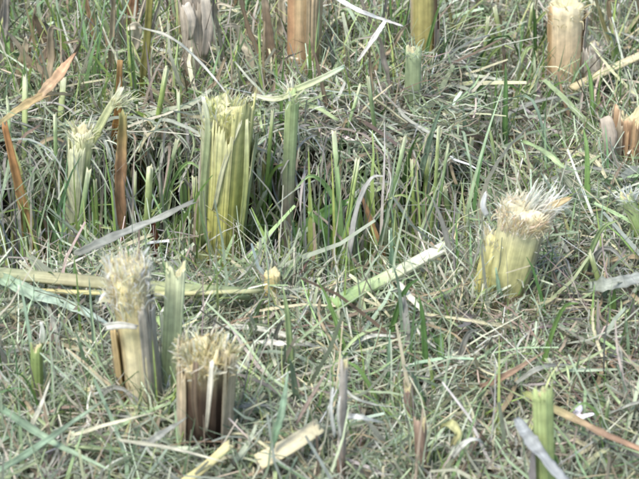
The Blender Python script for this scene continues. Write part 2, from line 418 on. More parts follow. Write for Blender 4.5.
def shell(base, ax, r0, r1, t0, t1, a0, a1, st, jag=0.006, flare=0.0, n=16, m=34, thick=0.0005, seed=0, ridge=0.02, H=1.0, side_st=None):
    """curved leaf sheath wrapped round a stalk between angles a0..a1 (0 faces the camera)"""
    r_ = np.random.default_rng(seed + 5)
    axn, r, f = frame(ax)
    th = np.linspace(a0, a1, m); t = np.linspace(0, 1, n)
    edge = 1.6 * jag * np.cumsum(r_.normal(size=m)) / math.sqrt(m) + jag * 0.35 * r_.normal(size=m) - jag * 3 * (r_.random(m) < 0.08)
    tone = 1 + 0.09 * r_.normal(size=m); pr = 1 + ridge * r_.normal(size=m) + 0.03 * np.sin(th * 9 + seed)
    layers = []
    for off in (0.0, -thick):
        V = []
        for k in t:
            h = t0 + (t1 - t0) * k
            R = (r0 + (r1 - r0) * k + flare * k ** 4) * pr + off
            P = base + np.outer(np.full(m, h) + edge * k ** 3, axn) + np.outer(np.sin(th) * R, r) + np.outer(np.cos(th) * R, f)
            V.append(P)
        layers.append(np.array(V))
    C = stops(st, t)[:, None] * tone[None, :, None]
    Vv = np.concatenate([layers[0].reshape(-1, 3), layers[1].reshape(-1, 3)])
    F = grid_faces(n, m, False); F2 = F[:, ::-1] + n * m
    idx = np.arange(n * m).reshape(n, m)
    loop = np.concatenate([idx[0], idx[1:, -1], idx[-1, -2::-1], idx[-2:0:-1, 0]])
    nx = np.roll(loop, -1)
    F3 = np.stack([loop, loop + n * m, nx + n * m, nx], -1)
    C = np.clip(C.reshape(-1, 3), 0.004, 0.95)
    uv = np.stack([np.tile(th * r0, n) + seed * 0.31, np.repeat(t * (t1 - t0), m)], -1)
    return Vv, np.concatenate([F, F2, F3]), np.concatenate([C, C]), np.concatenate([uv, uv])

def catmull(pts, n):
    P = np.asarray(pts, float)
    if len(P) == 2:
        return P[0] + (P[1] - P[0]) * np.linspace(0, 1, n)[:, None]
    E = np.concatenate([[2 * P[0] - P[1]], P, [2 * P[-1] - P[-2]]])
    out_ = []
    for s in np.linspace(0, len(P) - 1 - 1e-6, n):
        i = int(s); u = s - i; a, b, c, d = E[i:i + 4]
        out_.append(0.5 * ((2 * b) + (c - a) * u + (2 * a - 5 * b + 4 * c - d) * u * u + (3 * b - a - 3 * c + d) * u ** 3))
    return np.array(out_)

def blade(pts, wd, st, n=16, fold=0.25, tip=0.1, root=0.7, normal=(0, -0.6, 0.8), twist=0.0, thick=0.00035, seed=0, frac=0.0, crease=0.0):
    """leaf with a folded midrib, five points across, two skins"""
    r_ = np.random.default_rng(seed + 3)
    P = catmull(pts, n); T = np.gradient(P, axis=0); T /= np.linalg.norm(T, axis=1)[:, None]
    t = np.linspace(0, 1, n)
    N0 = np.asarray(normal, float)
    prof = np.minimum(root + (1 - root) * t * 4, 1) * np.maximum(tip, 1 - (1 - tip) * np.clip((t - 0.35) / 0.65, 0, 1) ** 1.6)
    prof = prof * (1 + 0.05 * r_.normal(size=n))
    x = np.linspace(-1, 1, 5)
    cr_ = crease * np.convolve(r_.normal(size=n + 4), np.ones(3) / 1.7, 'same')[2:2 + n]
    P = P + crease * wd * 0.35 * np.convolve(r_.normal(size=n + 4), np.ones(3) / 1.7, 'same')[2:2 + n][:, None] * N0
    outer = []; nrm = []
    for i in range(n):
        s = np.cross(T[i], N0); s /= np.linalg.norm(s) + 1e-9; q = np.cross(s, T[i])
        a = twist * (t[i] - 0.5) + cr_[i]; s, q = math.cos(a) * s + math.sin(a) * q, math.cos(a) * q - math.sin(a) * s
        ww = wd * prof[i] * 0.5 * (1 + 0.5 * crease * r_.normal())
        outer.append(P[i] + np.outer(x * ww, s) + np.outer((np.abs(x) - 0.5) * fold * ww * 2, q)
                     + (T[i] * frac * r_.normal(size=(5, 1)) if i in (0, n - 1) else 0)); nrm.append(q)
    O = np.array(outer); I = O - np.array(nrm)[:, None] * thick
    m = 5
    F = grid_faces(n, m, False); idx = np.arange(n * m).reshape(n, m)
    loop = np.concatenate([idx[0], idx[1:, -1], idx[-1, -2::-1], idx[-2:0:-1, 0]]); nx = np.roll(loop, -1)
    F = np.concatenate([F, F[:, ::-1] + n * m, np.stack([loop, loop + n * m, nx + n * m, nx], -1)])
    tone = np.array([0.92, 1.02, 1.14, 1.0, 0.94])
    C = np.clip(stops(st, t)[:, None] * tone[None, :, None] * (1 + 0.05 * r_.normal(size=(n, 1, 1))), 0.004, 0.95).reshape(-1, 3)
    if crease:
        blot = np.clip(np.convolve(r_.normal(size=n + 4), np.ones(3) / 1.7, 'same')[2:2 + n], -1.5, 1.5)
        C = C * np.repeat(1 + 0.14 * blot, m)[:, None] * (1 + 0.06 * r_.normal(size=(n * m, 1)))
    Lg = np.linalg.norm(P[-1] - P[0])
    uv = np.stack([np.tile(x * wd / 2, n) + seed * 0.41, np.repeat(t * Lg, m)], -1)
    return np.concatenate([O.reshape(-1, 3), I.reshape(-1, 3)]), F, np.concatenate([C, C]), np.concatenate([uv, uv])

def fibres(cen, ax, n, R, Lr, pal, spread=0.5, wr=(0.0005, 0.0014), curl=0.8, drop=0.5, depth=0.006, push=(0, 0, 0), rim=0.6, jit=0.14):
    axn, r, f = frame(ax)
    a = rng.random(n) * 2 * np.pi; q = np.where(rng.random(n) < rim, rng.uniform(0.8, 1.05, n), np.sqrt(rng.random(n)))
    p0 = cen + (np.cos(a) * q * R)[:, None] * r + (np.sin(a) * q * R)[:, None] * f - (rng.random(n) * depth)[:, None] * axn
    d = axn[None] + (np.cos(a) * q * spread)[:, None] * r + (np.sin(a) * q * spread)[:, None] * f + rng.normal(0, jit, (n, 3)) + np.array(push)
    d /= np.linalg.norm(d, axis=1)[:, None]
    az = np.arctan2(d[:, 1], d[:, 0]); el = np.arcsin(np.clip(d[:, 2], -1, 1))
    L = rng.uniform(*Lr, n); c = pick(pal, n, 0.10)
    return strand_arrays(p0, az, el, L, np.where(rng.random(n) < 0.12, 2.0, 1.0) * rng.uniform(*wr, n), np.abs(rng.normal(0, drop, n)), rng.normal(0, curl, n), rng.uniform(-1.5, 1.5, n),
                         c * 0.92, np.clip(c * 1.08, 0, 0.95), 5, 0.25, 0.9, 0.10)

def add_part(root, name, arr, material, label=None, kind=None, parent=None):
    V, F, C, U = arr
    p = parent if parent is not None else root
    V = V - np.array(root.location)
    o = link(name, mesh_from(V, F, C, U), material, p)
    if label: o['label'] = label
    if kind: o['kind'] = kind
    return o
def add_single(name, arr, material, label, cat, group=None):
    V, F, C, U = arr
    k = V[np.argmin(V[:, 2])].copy()
    o = link(name, mesh_from(V - k, F, C, U), material); o.location = [float(v) for v in k]
    return tag(o, label, cat, group)

FEET = []; STUBBOX = []
MARKS = []                                                  # landmarks for the labels of small pieces: (px, py, phrase)
def axis_of(bpx, tpx, vis=0.8, lean=0.0):
    """foot on the soil and top of a standing stalk; bpx = where it disappears into the hay"""
    p = on_mat(*bpx)
    if bpx[1] > 150 and p[1] > YR - 0.05 and xm(p[0]) > 0.5: p = at_y(bpx[0], bpx[1], YR - 0.05 - 0.03 * math.sin(bpx[0] * 1.7))
    if float(roof(p[0], p[1])) > 0.5 and bpx[1] < 150: vis = 1.0
    z = float(soil(p[0], p[1])) + (p[2] - float(soil(p[0], p[1]))) * vis
    if p[2] > z: p = at(bpx[0], bpx[1], z) if xm(p[0]) < 0.5 or bpx[1] < 150 or p[1] < YR - 0.1 else p
    q = at_y(tpx[0], tpx[1], p[1] + lean)
    d = (q - p); d /= np.linalg.norm(d)
    foot = p - d * ((p[2] - float(soil(p[0], p[1]))) / d[2] + 0.004)
    return foot, q, d
CREAM = ['#faf4de', '#f2e9c8', '#fdfaee', '#e8dcb2']
YELL = ['#efe8c8', '#e4dab0', '#f4efdc', '#d5c99a']

def stub(name, label, bpx, tpx, wpx, st, mark=None, wtop=None, bow=(0, 0), jag=0.003, ridge=0.022, nr=9, flat_=1.0, hollow=0.003, sides=None,
         lean=0.0, seed=0, speck=0.1, group='cut stalk stubs standing in the grass', fib=None, sheaths=(), strips=(), node=None, vis=0.8, n=16):
    foot, q, d = axis_of(bpx, tpx, vis, lean)
    s = mpp(q); r0 = wpx * s / 2; r1 = (wtop or wpx) * s / 2
    t = np.linspace(0, 1, n)
    path = foot + (q - foot) * t[:, None]
    path[:, 0] += bow[0] * s * np.sin(np.pi * t); path[:, 1] += bow[1] * s * np.sin(np.pi * t)
    rad = r0 + (r1 - r0) * t
    if node is not None: rad = rad * (1 + 0.10 * np.exp(-((t - node) / 0.035) ** 2))
    root = thing(name, foot, label, 'stalk stub', group); FEET.append((foot, r0, d))
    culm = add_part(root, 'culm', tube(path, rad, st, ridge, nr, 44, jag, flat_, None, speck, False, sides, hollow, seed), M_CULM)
    Ht = float(np.linalg.norm(q - foot))
    for k, sh in enumerate(sheaths):
        a0, a1, ta, tb, col, fl = sh
        add_part(root, 'leaf_sheath', shell(foot, d, r0 * 1.10 + 0.0004 * k, r1 * 1.10 + 0.0004 * k, Ht * ta, Ht * tb, a0, a1, col, jag * 1.6, fl, seed=seed * 7 + k), M_SHEATH)
    for k, sp in enumerate(strips):
        pts, wd, col = sp
        pp = [at_y(px, py, foot[1] - r0 * dy) for (px, py, dy) in pts]
        add_part(root, 'torn_strip', blade(pp, wd * s, col, 12, 0.2, 0.5, 0.9, (0.1, -1, 0.3), 0.3, seed=seed + k, frac=0.001), M_SHEATH)
    if fib:
        for fk in (fib if isinstance(fib, list) else [fib]):
            fk = dict(fk); c_ = np.array(q) - d * fk.pop('down', 0.002); off = fk.pop('off', (0, 0))
            c_ = c_ + np.array([off[0] * s, 0, off[1] * s]); R = fk.pop('R', 0.85) * r1
            add_part(root, 'frayed_fibres', fibres(c_, d, R=R, **fk), M_FIB, kind='stuff', parent=culm)
    STUBBOX.append((min(bpx[0], tpx[0]) - wpx * 0.6, max(bpx[0], tpx[0]) + wpx * 0.6, tpx[1] - 12, bpx[1] + 2))
    if mark:
        mx, my = (bpx[0] + tpx[0]) / 2, (bpx[1] + tpx[1]) / 2
        MARKS.append((mx, my, mark))
    return root

PI = math.pi
# --- the two stubs at lower left
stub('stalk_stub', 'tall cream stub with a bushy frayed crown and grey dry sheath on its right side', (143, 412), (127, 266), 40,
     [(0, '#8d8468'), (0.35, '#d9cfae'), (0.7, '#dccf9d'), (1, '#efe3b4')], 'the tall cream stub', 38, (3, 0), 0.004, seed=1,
     sides=[(PI * 0.5, 0.9, [(0, '#7d776c'), (1, '#b1aa9a')]), (-PI * 0.42, 0.5, [(0, '#a58a5e'), (1, '#cdb586')])],
     sheaths=[(PI * 0.12, PI * 0.72, 0.05, 0.80, [(0, '#a39c8f'), (0.5, '#b5ae9f'), (1, '#c5bdab')], 0.002),
              (-PI * 0.75, -PI * 0.25, 0.05, 0.60, [(0, '#a08c64'), (1, '#c5ae80')], 0.001)],
     strips=[(((104, 327, 1.3), (120, 325, 1.5), (137, 327, 1.4)), 8, [(0, '#e4e2d4'), (1, '#cfcabb')])],
     fib=[dict(n=1200, R=1.05, Lr=(0.008, 0.018), pal=CREAM, spread=0.06, drop=0.4, depth=0.040, curl=0.6, wr=(0.0004, 0.0013), rim=0.75, jit=0.10),
          dict(n=200, R=1.0, Lr=(0.008, 0.018), pal=CREAM, spread=0.8, drop=1.6, depth=0.03, curl=1.2)])
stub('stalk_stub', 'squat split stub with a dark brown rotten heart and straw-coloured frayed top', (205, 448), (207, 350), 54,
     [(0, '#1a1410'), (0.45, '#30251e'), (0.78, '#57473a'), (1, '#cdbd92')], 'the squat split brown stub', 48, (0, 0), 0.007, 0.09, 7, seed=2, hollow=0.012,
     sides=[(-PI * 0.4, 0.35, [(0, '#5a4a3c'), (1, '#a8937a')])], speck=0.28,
     sheaths=[(-PI * 0.80, -PI * 0.24, 0.0, 0.98, [(0, '#a39a88'), (0.5, '#b9a892'), (1, '#d2c19d')], 0.002),
              (PI * 0.20, PI * 0.85, 0.0, 0.98, [(0, '#8d8071'), (0.5, '#b3a693'), (1, '#cfc2a0')], 0.003),
              (-PI * 1.05, -PI * 0.42, 0.0, 0.92, [(0, '#b5b39a'), (1, '#d6cfb4')], 0.001)],
     strips=[(((212, 362, 1.35), (209, 400, 1.45), (206, 432, 1.2)), 5, [(0, '#f0ead6'), (1, '#dcd2bb')]),
             (((196, 362, 1.2), (194, 400, 1.3), (199, 440, 1.2)), 6, [(0, '#94826c'), (1, '#584a3c')])],
     fib=[dict(n=560, R=1.02, Lr=(0.006, 0.016), pal=YELL, spread=0.25, drop=0.9, depth=0.018, curl=1.0, wr=(0.0005, 0.0017)),
          dict(n=170, R=1.05, Lr=(0.008, 0.018), pal=YELL, spread=1.1, drop=1.6, depth=0.01, curl=1.2)])
stub('stalk_stub', 'flat pale green sheath stub standing between the tall cream stub and the split stub', (168, 408), (176, 268), 17,
     [(0, '#9aa574'), (0.5, '#c4cc92'), (1, '#e0e4b8')], 'the flat sheath stub', 20, (0, 3), 0.005, 0.03, 6, 0.45, 0.003, seed=3, lean=0.03,
     fib=dict(n=30, R=0.9, Lr=(0.004, 0.010), pal=['#d8dfba', '#c3cd98'], spread=0.3))
# --- middle row
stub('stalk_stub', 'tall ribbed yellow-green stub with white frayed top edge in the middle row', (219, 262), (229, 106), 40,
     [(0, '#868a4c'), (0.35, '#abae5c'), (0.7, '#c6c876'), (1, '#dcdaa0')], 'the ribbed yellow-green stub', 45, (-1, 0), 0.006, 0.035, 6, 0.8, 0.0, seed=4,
     sides=[(-PI * 0.45, 0.5, [(0, '#7d9560'), (1, '#c4cf9c')]), (PI * 0.15, 0.25, [(0, '#d0ca7c'), (1, '#d8d490')])],
     sheaths=[(-PI * 0.7, -PI * 0.18, 0.05, 0.97, [(0, '#86915c'), (0.6, '#aab37c'), (1, '#dcdcb6')], 0.001),
              (PI * 0.05, PI * 0.55, 0.02, 1.02, [(0, '#969850'), (0.6, '#bfc06c'), (1, '#d8d598')], 0.001),
              (-PI * 0.2, PI * 0.08, 0.02, 0.93, [(0, '#a0a054'), (0.6, '#ccca78'), (1, '#e2e0ac')], 0.0015),
              (PI * 0.35, PI * 0.8, 0.02, 0.88, [(0, '#86905c'), (0.6, '#a8b07c'), (1, '#c8cca0')], 0.004)],
     strips=[(((204, 250, 0.9), (203, 190, 1.1), (208, 128, 1.1), (203, 96, 1.0)), 7, [(0, '#8b9a68'), (0.6, '#b4be90'), (1, '#e6e6cc')]),
             (((240, 240, 1.0), (246, 180, 1.2), (247, 120, 1.1)), 6, [(0, '#8f9a5c'), (0.6, '#b9bf80'), (1, '#d9dbae')]),
             (((214, 210, 1.3), (224, 165, 1.35), (241, 122, 1.2)), 5, [(0, '#c9c79c'), (1, '#dcdab8')])],
     fib=[dict(n=200, R=0.95, Lr=(0.008, 0.022), pal=['#ebe9c8', '#f3f1de', '#d3d3a0'], spread=0.25, drop=0.4, depth=0.030, curl=0.8, off=(-7, 0), wr=(0.0005, 0.0014)),
          dict(n=320, R=0.95, Lr=(0.005, 0.015), pal=['#ebe9c8', '#dcdcab', '#cfcf8c'], spread=0.25, drop=0.6, depth=0.012, rim=0.3)])
stub('stalk_stub', 'slim pale green stub with whitish tip, left of the orange-brown stem', (74, 250), (84, 130), 13,
     [(0, '#8d937a'), (0.5, '#aab48c'), (0.85, '#cbd29a'), (1, '#e2e0b8')], 'the slim pale green stub', 24, (-3, 0), 0.004, 0.04, 6, 0.7, 0.005, seed=5,
     sheaths=[(-PI * 0.6, PI * 0.1, 0.3, 0.98, [(0, '#a4ab88'), (1, '#dfe0b8')], 0.002)],
     strips=[(((88, 150, 0.5), (104, 118, 0.5), (122, 88, 0.5)), 9, [(0, '#c3cc90'), (0.6, '#d3d6a4'), (1, '#eceacb')])],
     fib=[dict(n=120, R=1.0, Lr=(0.006, 0.018), pal=['#ebe6c6', '#f2efda', '#d5d4a2'], spread=0.7, drop=0.4, depth=0.012),
          dict(n=70, R=0.5, Lr=(0.008, 0.026), pal=['#eeeacb', '#dfe0b8'], spread=0.6, drop=0.8, depth=0.006, off=(34, 34), push=(0.6, 0, 0.1))])
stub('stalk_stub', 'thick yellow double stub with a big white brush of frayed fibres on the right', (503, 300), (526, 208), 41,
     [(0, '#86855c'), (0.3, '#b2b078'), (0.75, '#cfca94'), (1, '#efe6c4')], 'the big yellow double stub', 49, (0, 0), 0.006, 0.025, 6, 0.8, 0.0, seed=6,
     sides=[(PI * 0.5, 0.7, [(0, '#8c8878'), (1, '#b7ad90')])],
     fib=[dict(n=1000, R=1.0, Lr=(0.005, 0.012), pal=['#f5ead2', '#f8f0de', '#ecdcba', '#f3dfc4'], spread=0.35, drop=0.5, depth=0.018, curl=0.8, wr=(0.0004, 0.0012), push=(0.2, 0, 0), jit=0.16),
          dict(n=160, R=0.95, Lr=(0.008, 0.016), pal=CREAM, spread=0.5, drop=2.2, depth=0.016, curl=0.8),
          dict(n=170, R=0.6, Lr=(0.008, 0.024), pal=['#f5f0e0', '#eeecdc'], spread=0.4, drop=0.5, depth=0.008, curl=0.7, off=(14, 6), push=(0.7, 0.1, 0.1))],
     strips=[(((541, 212, 0.3), (556, 204, 0.4), (570, 198, 0.4)), 8, [(0, '#ecdcb2'), (1, '#d8be90')]),
             (((487, 216, 0.9), (483, 205, 1.0), (486, 192, 1.0)), 6, [(0, '#f2eee2'), (1, '#fbf9f2')])])
stub('stalk_stub', 'bright yellow side stub leaning against the big yellow double stub', (480, 304), (498, 236), 22,
     [(0, '#a09a58'), (0.5, '#c6be70'), (1, '#dcd59c')], None, 25, (0, 0), 0.004, 0.06, 5, 0.9, 0.004, seed=7, lean=0.01,
     fib=dict(n=150, R=1.0, Lr=(0.006, 0.018), pal=CREAM, spread=0.5, drop=0.5, depth=0.012))
stub('stalk_stub', 'small green stub with spreading cream fibres, right of the ribbed yellow-green stub', (290, 196), (293, 90), 11,
     [(0, '#6d665c'), (0.5, '#9c9484'), (0.64, '#98a57c'), (1, '#b3c68c')], 'the small green frayed stub', 14, (-2, 0), 0.004, 0.04, 5, 0.6, 0.004, seed=8,
     fib=dict(n=80, R=1.1, Lr=(0.008, 0.022), pal=['#f0eed8', '#dfe0b8'], spread=1.1, drop=0.5, depth=0.01),
     strips=[(((296, 92, 0.6), (275, 99, 0.8), (252, 95, 0.8)), 6, [(0, '#d5dba8'), (1, '#eeecd0')]),
             (((294, 90, 0.6), (318, 80, 0.8), (345, 66, 0.6)), 7, [(0, '#cdd5a4'), (0.7, '#d8dcb8'), (1, '#b9cbb4')])])
stub('stalk_stub', 'tiny yellow cut stub poking out of the hay in the middle of the photo', (272, 306), (272, 272), 14,
     [(0, '#a89a62'), (0.6, '#d5c178'), (1, '#ead9a0')], 'the tiny yellow cut stub', 16, (0, 0), 0.002, 0.03, 5, 0.9, 0.003, seed=9)
# --- back row
stub('stalk_stub', 'smooth peach-coloured stub with a curly frayed top at the upper right', (564, 86), (566, 3), 34,
     [(0, '#b4977a'), (0.3, '#d5b994'), (0.7, '#e2caa4'), (1, '#e9dcb6')], 'the peach stub', 36, (0, 0), 0.003, 0.02, 6, 0.9, 0.006, seed=10, vis=0.9,
     sides=[(-PI * 0.42, 0.4, [(0, '#a98a62'), (1, '#c9a87a')])],
     sheaths=[(PI * 0.35, PI * 0.9, 0.0, 0.9, [(0, '#9a8f84'), (1, '#b8ac9c')], 0.002)],
     fib=dict(n=110, R=1.0, Lr=(0.006, 0.020), pal=['#e9dfb6', '#e2d3a0', '#f0e9cf'], spread=0.6, drop=1.6, depth=0.02, curl=1.5))
stub('stalk_stub', 'broad orange and tan stub cut off by the top edge, upper middle', (303, 66), (304, -26), 32,
     [(0, '#8f8272'), (0.4, '#b39a7c'), (0.8, '#c6ab84'), (1, '#d4bc90')], 'the orange and tan stub', 32, (0, 0), 0.003, 0.05, 7, 0.9, 0.006, seed=11,
     sides=[(-PI * 0.3, 0.35, [(0, '#a07e60'), (1, '#c29a74')])],
     sheaths=[(PI * 0.05, PI * 0.6, 0.0, 0.95, [(0, '#a1937e'), (1, '#cbb591')], 0.001)])
stub('stalk_stub', 'olive and brown stub at the top edge, right of the white forked straw', (424, 62), (424, -24), 28,
     [(0, '#8a8068'), (0.5, '#a59a62'), (1, '#b5ab6e')], 'the olive and brown stub', 26, (0, 0), 0.003, 0.05, 6, 0.9, 0.006, seed=12,
     sides=[(PI * 0.4, 0.5, [(0, '#77614d'), (1, '#94785c')]), (-PI * 0.5, 0.4, [(0, '#93876f'), (1, '#b9a98a')])],
     sheaths=[(PI * 0.2, PI * 0.8, 0.0, 0.8, [(0, '#8a7666'), (1, '#ad9c8a')], 0.002)])
stub('stalk_stub', 'flat green stub with pale cut end, in front of the olive and brown stub', (412, 106), (414, 48), 15,
     [(0, '#7a8a66'), (0.6, '#93a578'), (1, '#b4c094')], None, 16, (0, 0), 0.003, 0.04, 5, 0.5, 0.003, seed=13,
     fib=dict(n=40, R=1.1, Lr=(0.006, 0.014), pal=['#dfe6cc', '#c8d6b8'], spread=0.9, drop=0.8))
stub('stalk_stub', 'grey-brown dry stub wrapped in papery sheath at the top edge, upper left', (198, 74), (192, -20), 24,
     [(0, '#81786c'), (0.5, '#a0968a'), (1, '#b5a997')], 'the grey papery stub', 22, (0, 0), 0.004, 0.06, 6, 0.8, 0.006, seed=14,
     sheaths=[(-PI * 0.5, PI * 0.2, 0.0, 0.95, [(0, '#9c9186'), (1, '#c9bda9')], 0.003)],
     strips=[(((186, 4, 1.2), (192, 20, 1.6), (190, 40, 1.4)), 9, [(0, '#d8cfbe'), (1, '#b5a998')]),
             (((205, -4, 1.2), (208, 30, 1.5), (204, 58, 1.2)), 11, [(0, '#cfc5b3'), (1, '#a0958a')])])
stub('stalk_stub', 'orange-brown broken stub with torn pale sheaths at the right edge', (626, 166), (630, 112), 34,
     [(0, '#7c6a5a'), (0.5, '#b2937a'), (1, '#c4a480')], 'the broken orange stub', 30, (0, 0), 0.007, 0.06, 6, 0.8, 0.008, seed=15,
     sheaths=[(-PI * 0.8, -PI * 0.15, 0.0, 0.9, [(0, '#a2917e'), (1, '#cdbda2')], 0.003), (-PI * 0.1, PI * 0.4, 0, 0.95, [(0, '#a0825f'), (1, '#ccab84')], 0.002)],
     strips=[(((606, 118, 1.2), (610, 140, 1.6), (608, 164, 1.5)), 14, [(0, '#cdc0ac'), (1, '#a4968a')])])
stub('stalk_stub', 'pale papery dry stub just right of the peach stub', (594, 96), (592, 44), 18,
     [(0, '#92857a'), (0.6, '#b5a999'), (1, '#cfc5b4')], None, 20, (0, 0), 0.006, 0.07, 6, 0.6, 0.005, seed=16,
     sheaths=[(-PI * 0.6, PI * 0.3, 0.1, 0.95, [(0, '#a89d90'), (1, '#ddd5c6')], 0.003)],
     fib=dict(n=40, R=1.0, Lr=(0.006, 0.018), pal=['#dcd4c4', '#c9bfae'], spread=0.8))
# --- right and bottom edge
stub('stalk_stub', 'fresh green stub leaning left with a white frayed tip at the right edge', (646, 246), (626, 194), 15,
     [(0, '#78925a'), (0.6, '#93ac68'), (1, '#c2cf98')], 'the leaning green stub', 13, (0, 0), 0.003, 0.03, 5, 0.8, 0.004, seed=17,
     fib=dict(n=90, R=1.0, Lr=(0.004, 0.013), pal=['#f3f3ec', '#e8ecda'], spread=0.8, depth=0.006))
stub('stalk_stub', 'flat bright green stub with ragged top near the bottom right corner', (546, 515), (543, 394), 19,
     [(0, '#8f9f58'), (0.5, '#aebd74'), (1, '#bccb8a')], 'the flat bright green stub', 20, (0, 0), 0.004, 0.03, 5, 0.45, 0.003, seed=18,
     sheaths=[(-PI * 0.45, PI * 0.35, 0.1, 1.0, [(0, '#9aab62'), (1, '#c0ce90')], 0.0)],
     fib=dict(n=18, R=1.0, Lr=(0.004, 0.010), pal=['#c5d09a'], spread=0.3))
stub('stalk_stub', 'dark green stub with a pale split tip near the left edge', (38, 410), (36, 344), 12,
     [(0, '#5c6a38'), (0.5, '#7b8f50'), (1, '#9fb070')], 'the dark green stub', 12, (0, 0), 0.004, 0.04, 5, 0.7, 0.003, seed=19,
     strips=[(((42, 345, 1.0), (43, 333, 1.2), (41, 322, 1.1)), 5, [(0, '#c9cfb2'), (1, '#eff0e4')])])
stub('stalk_stub', 'pale green cut stub bursting into a star of fibres, lower left', (84, 412), (90, 390), 11,
     [(0, '#9aa87c'), (1, '#ced7a8')], 'the star-like pale stub', 13, (0, 0), 0.002, 0.03, 5, 0.9, 0.002, seed=20,
     fib=[dict(n=110, R=1.1, Lr=(0.008, 0.022), pal=['#e2e8c8', '#d3dcb4', '#f0f2e0'], spread=1.8, drop=0.6, depth=0.004, wr=(0.0005, 0.0015))])
stub('stalk_stub', 'thin grey-brown stub with split white tip at the bottom centre', (340, 486), (344, 362), 9,
     [(0, '#7c5f4c'), (0.35, '#8d7362'), (0.5, '#a49c92'), (1, '#b9b2a6')], 'the thin grey-brown stub', 8, (0, 0), 0.005, 0.05, 5, 0.7, 0.004, seed=21,
     strips=[(((335, 436, 1.2), (331, 410, 1.6), (333, 388, 1.5)), 4, [(0, '#dcdcd2'), (1, '#f0f0e8')]),
             (((341, 440, 1.4), (338, 415, 1.8), (340, 396, 1.6)), 3, [(0, '#c9c8bc'), (1, '#e8e8de')])])
stub('stalk_stub', 'short brown woody stub at the bottom edge, right of the thin grey-brown stub', (423, 482), (420, 420), 13,
     [(0, '#6b5546'), (0.5, '#8b7465'), (1, '#a8917e')], None, 12, (0, 0), 0.006, 0.07, 5, 0.8, 0.004, seed=22)
stub('stalk_stub', 'short pinkish-brown stub, behind the short brown woody stub', (408, 430), (408, 384), 10,
     [(0, '#78655a'), (1, '#a38b80')], None, 9, (0, 0), 0.006, 0.07, 5, 0.8, 0.004, seed=23)

# ------------------------------------------------------------------ lying canes and chips
def cane(name, label, pts, wpx, st, flat_=0.8, mark=None, dz=0.015, ridge=0.03, jag=0.003, cat='cane piece', seed=0, group=None, fib=None, wend=None, zabs=False):
    pp = [at(px, py, z) if zabs else on_mat(px, py, dz + z) for (px, py, z) in pts]
    P = catmull(pp, 14); s = mpp(P[0])
    rad = np.linspace(wpx, wend or wpx, 14) * s / 2
    arr = tube(P, rad, st, ridge, 7, 24, jag, flat_, (0, -0.4, 1), 0.08, True, None, 0.0, seed)
    if mark: MARKS.append((np.mean([q[0] for q in pts]), np.mean([q[1] for q in pts]), mark))
    return add_single(name, arr, M_CULM, label, cat, group)
cane('cane_piece', 'fallen cane lying slantwise, green at its left end and cream at its right', [(333, 304, 0.050), (390, 276, 0.060), (446, 246, 0.068)], 16,
     [(0, '#9dbb7c'), (0.35, '#b9cc94'), (0.5, '#dbdfb8'), (1, '#f2efdc')], 0.55, 'the green-cream cane', seed=31, jag=0.006, wend=13, zabs=True)
cane('cane_piece', 'broad tan-green cane lying level behind the tall cream stub', [(-14, 272, 0.0), (60, 279, 0.004), (150, 287, 0.006), (250, 294, 0)], 14,
     [(0, '#a8b08a'), (0.4, '#b5ae88'), (0.7, '#b1b684'), (1, '#a3b286')], 0.6, 'the long level cane', seed=32)
cane('cane_piece', 'thin yellow straw stem lying level just below the broad tan-green cane', [(40, 291, 0.004), (150, 294, 0.008), (262, 291, 0.004)], 5,
     [(0, '#d5c88c'), (1, '#cfd0a0')], 0.9, seed=33)
cane('cane_chip', 'flat cream cane chip lying slantwise at the bottom centre', [(258, 462, 0.006), (290, 445, 0.009), (320, 425, 0.012)], 19,
     [(0, '#e6d9ae'), (0.5, '#ecdfb8'), (1, '#e2d8b0')], 0.22, 'the flat cream chip', seed=34, jag=0.004, ridge=0.015)
cane('cane_chip', 'yellow cane chip at the bottom edge in front of the split brown stub', [(182, 484, 0.006), (206, 466, 0.009), (230, 444, 0.012)], 10,
     [(0, '#dccf90'), (1, '#e8dda6')], 0.5, seed=35)
cane('cane_piece', 'long cream straw leaning in from the right edge beside the peach stub', [(572, 88, 0.006), (606, 71, 0.016), (652, 50, 0.03)], 9,
     [(0, '#cdbd92'), (0.5, '#e2d6b0'), (1, '#d8cda4')], 0.5, seed=36, wend=10)
cane('cane_piece', 'short grey cane piece at the left edge beside the orange leaning stem', [(-8, 224, 0.01), (20, 217, 0.014), (48, 209, 0.016)], 7,
     [(0, '#a9a596'), (1, '#bdb9a8')], 0.7, seed=37)
cane('cane_piece', 'green stalk piece leaning from behind the flat pale sheath stub towards the split stub', [(160, 318, 0.002), (172, 334, 0.004), (186, 352, 0.002)], 11,
     [(0, '#a9c080'), (1, '#c9d6a0')], 0.6, seed=38)

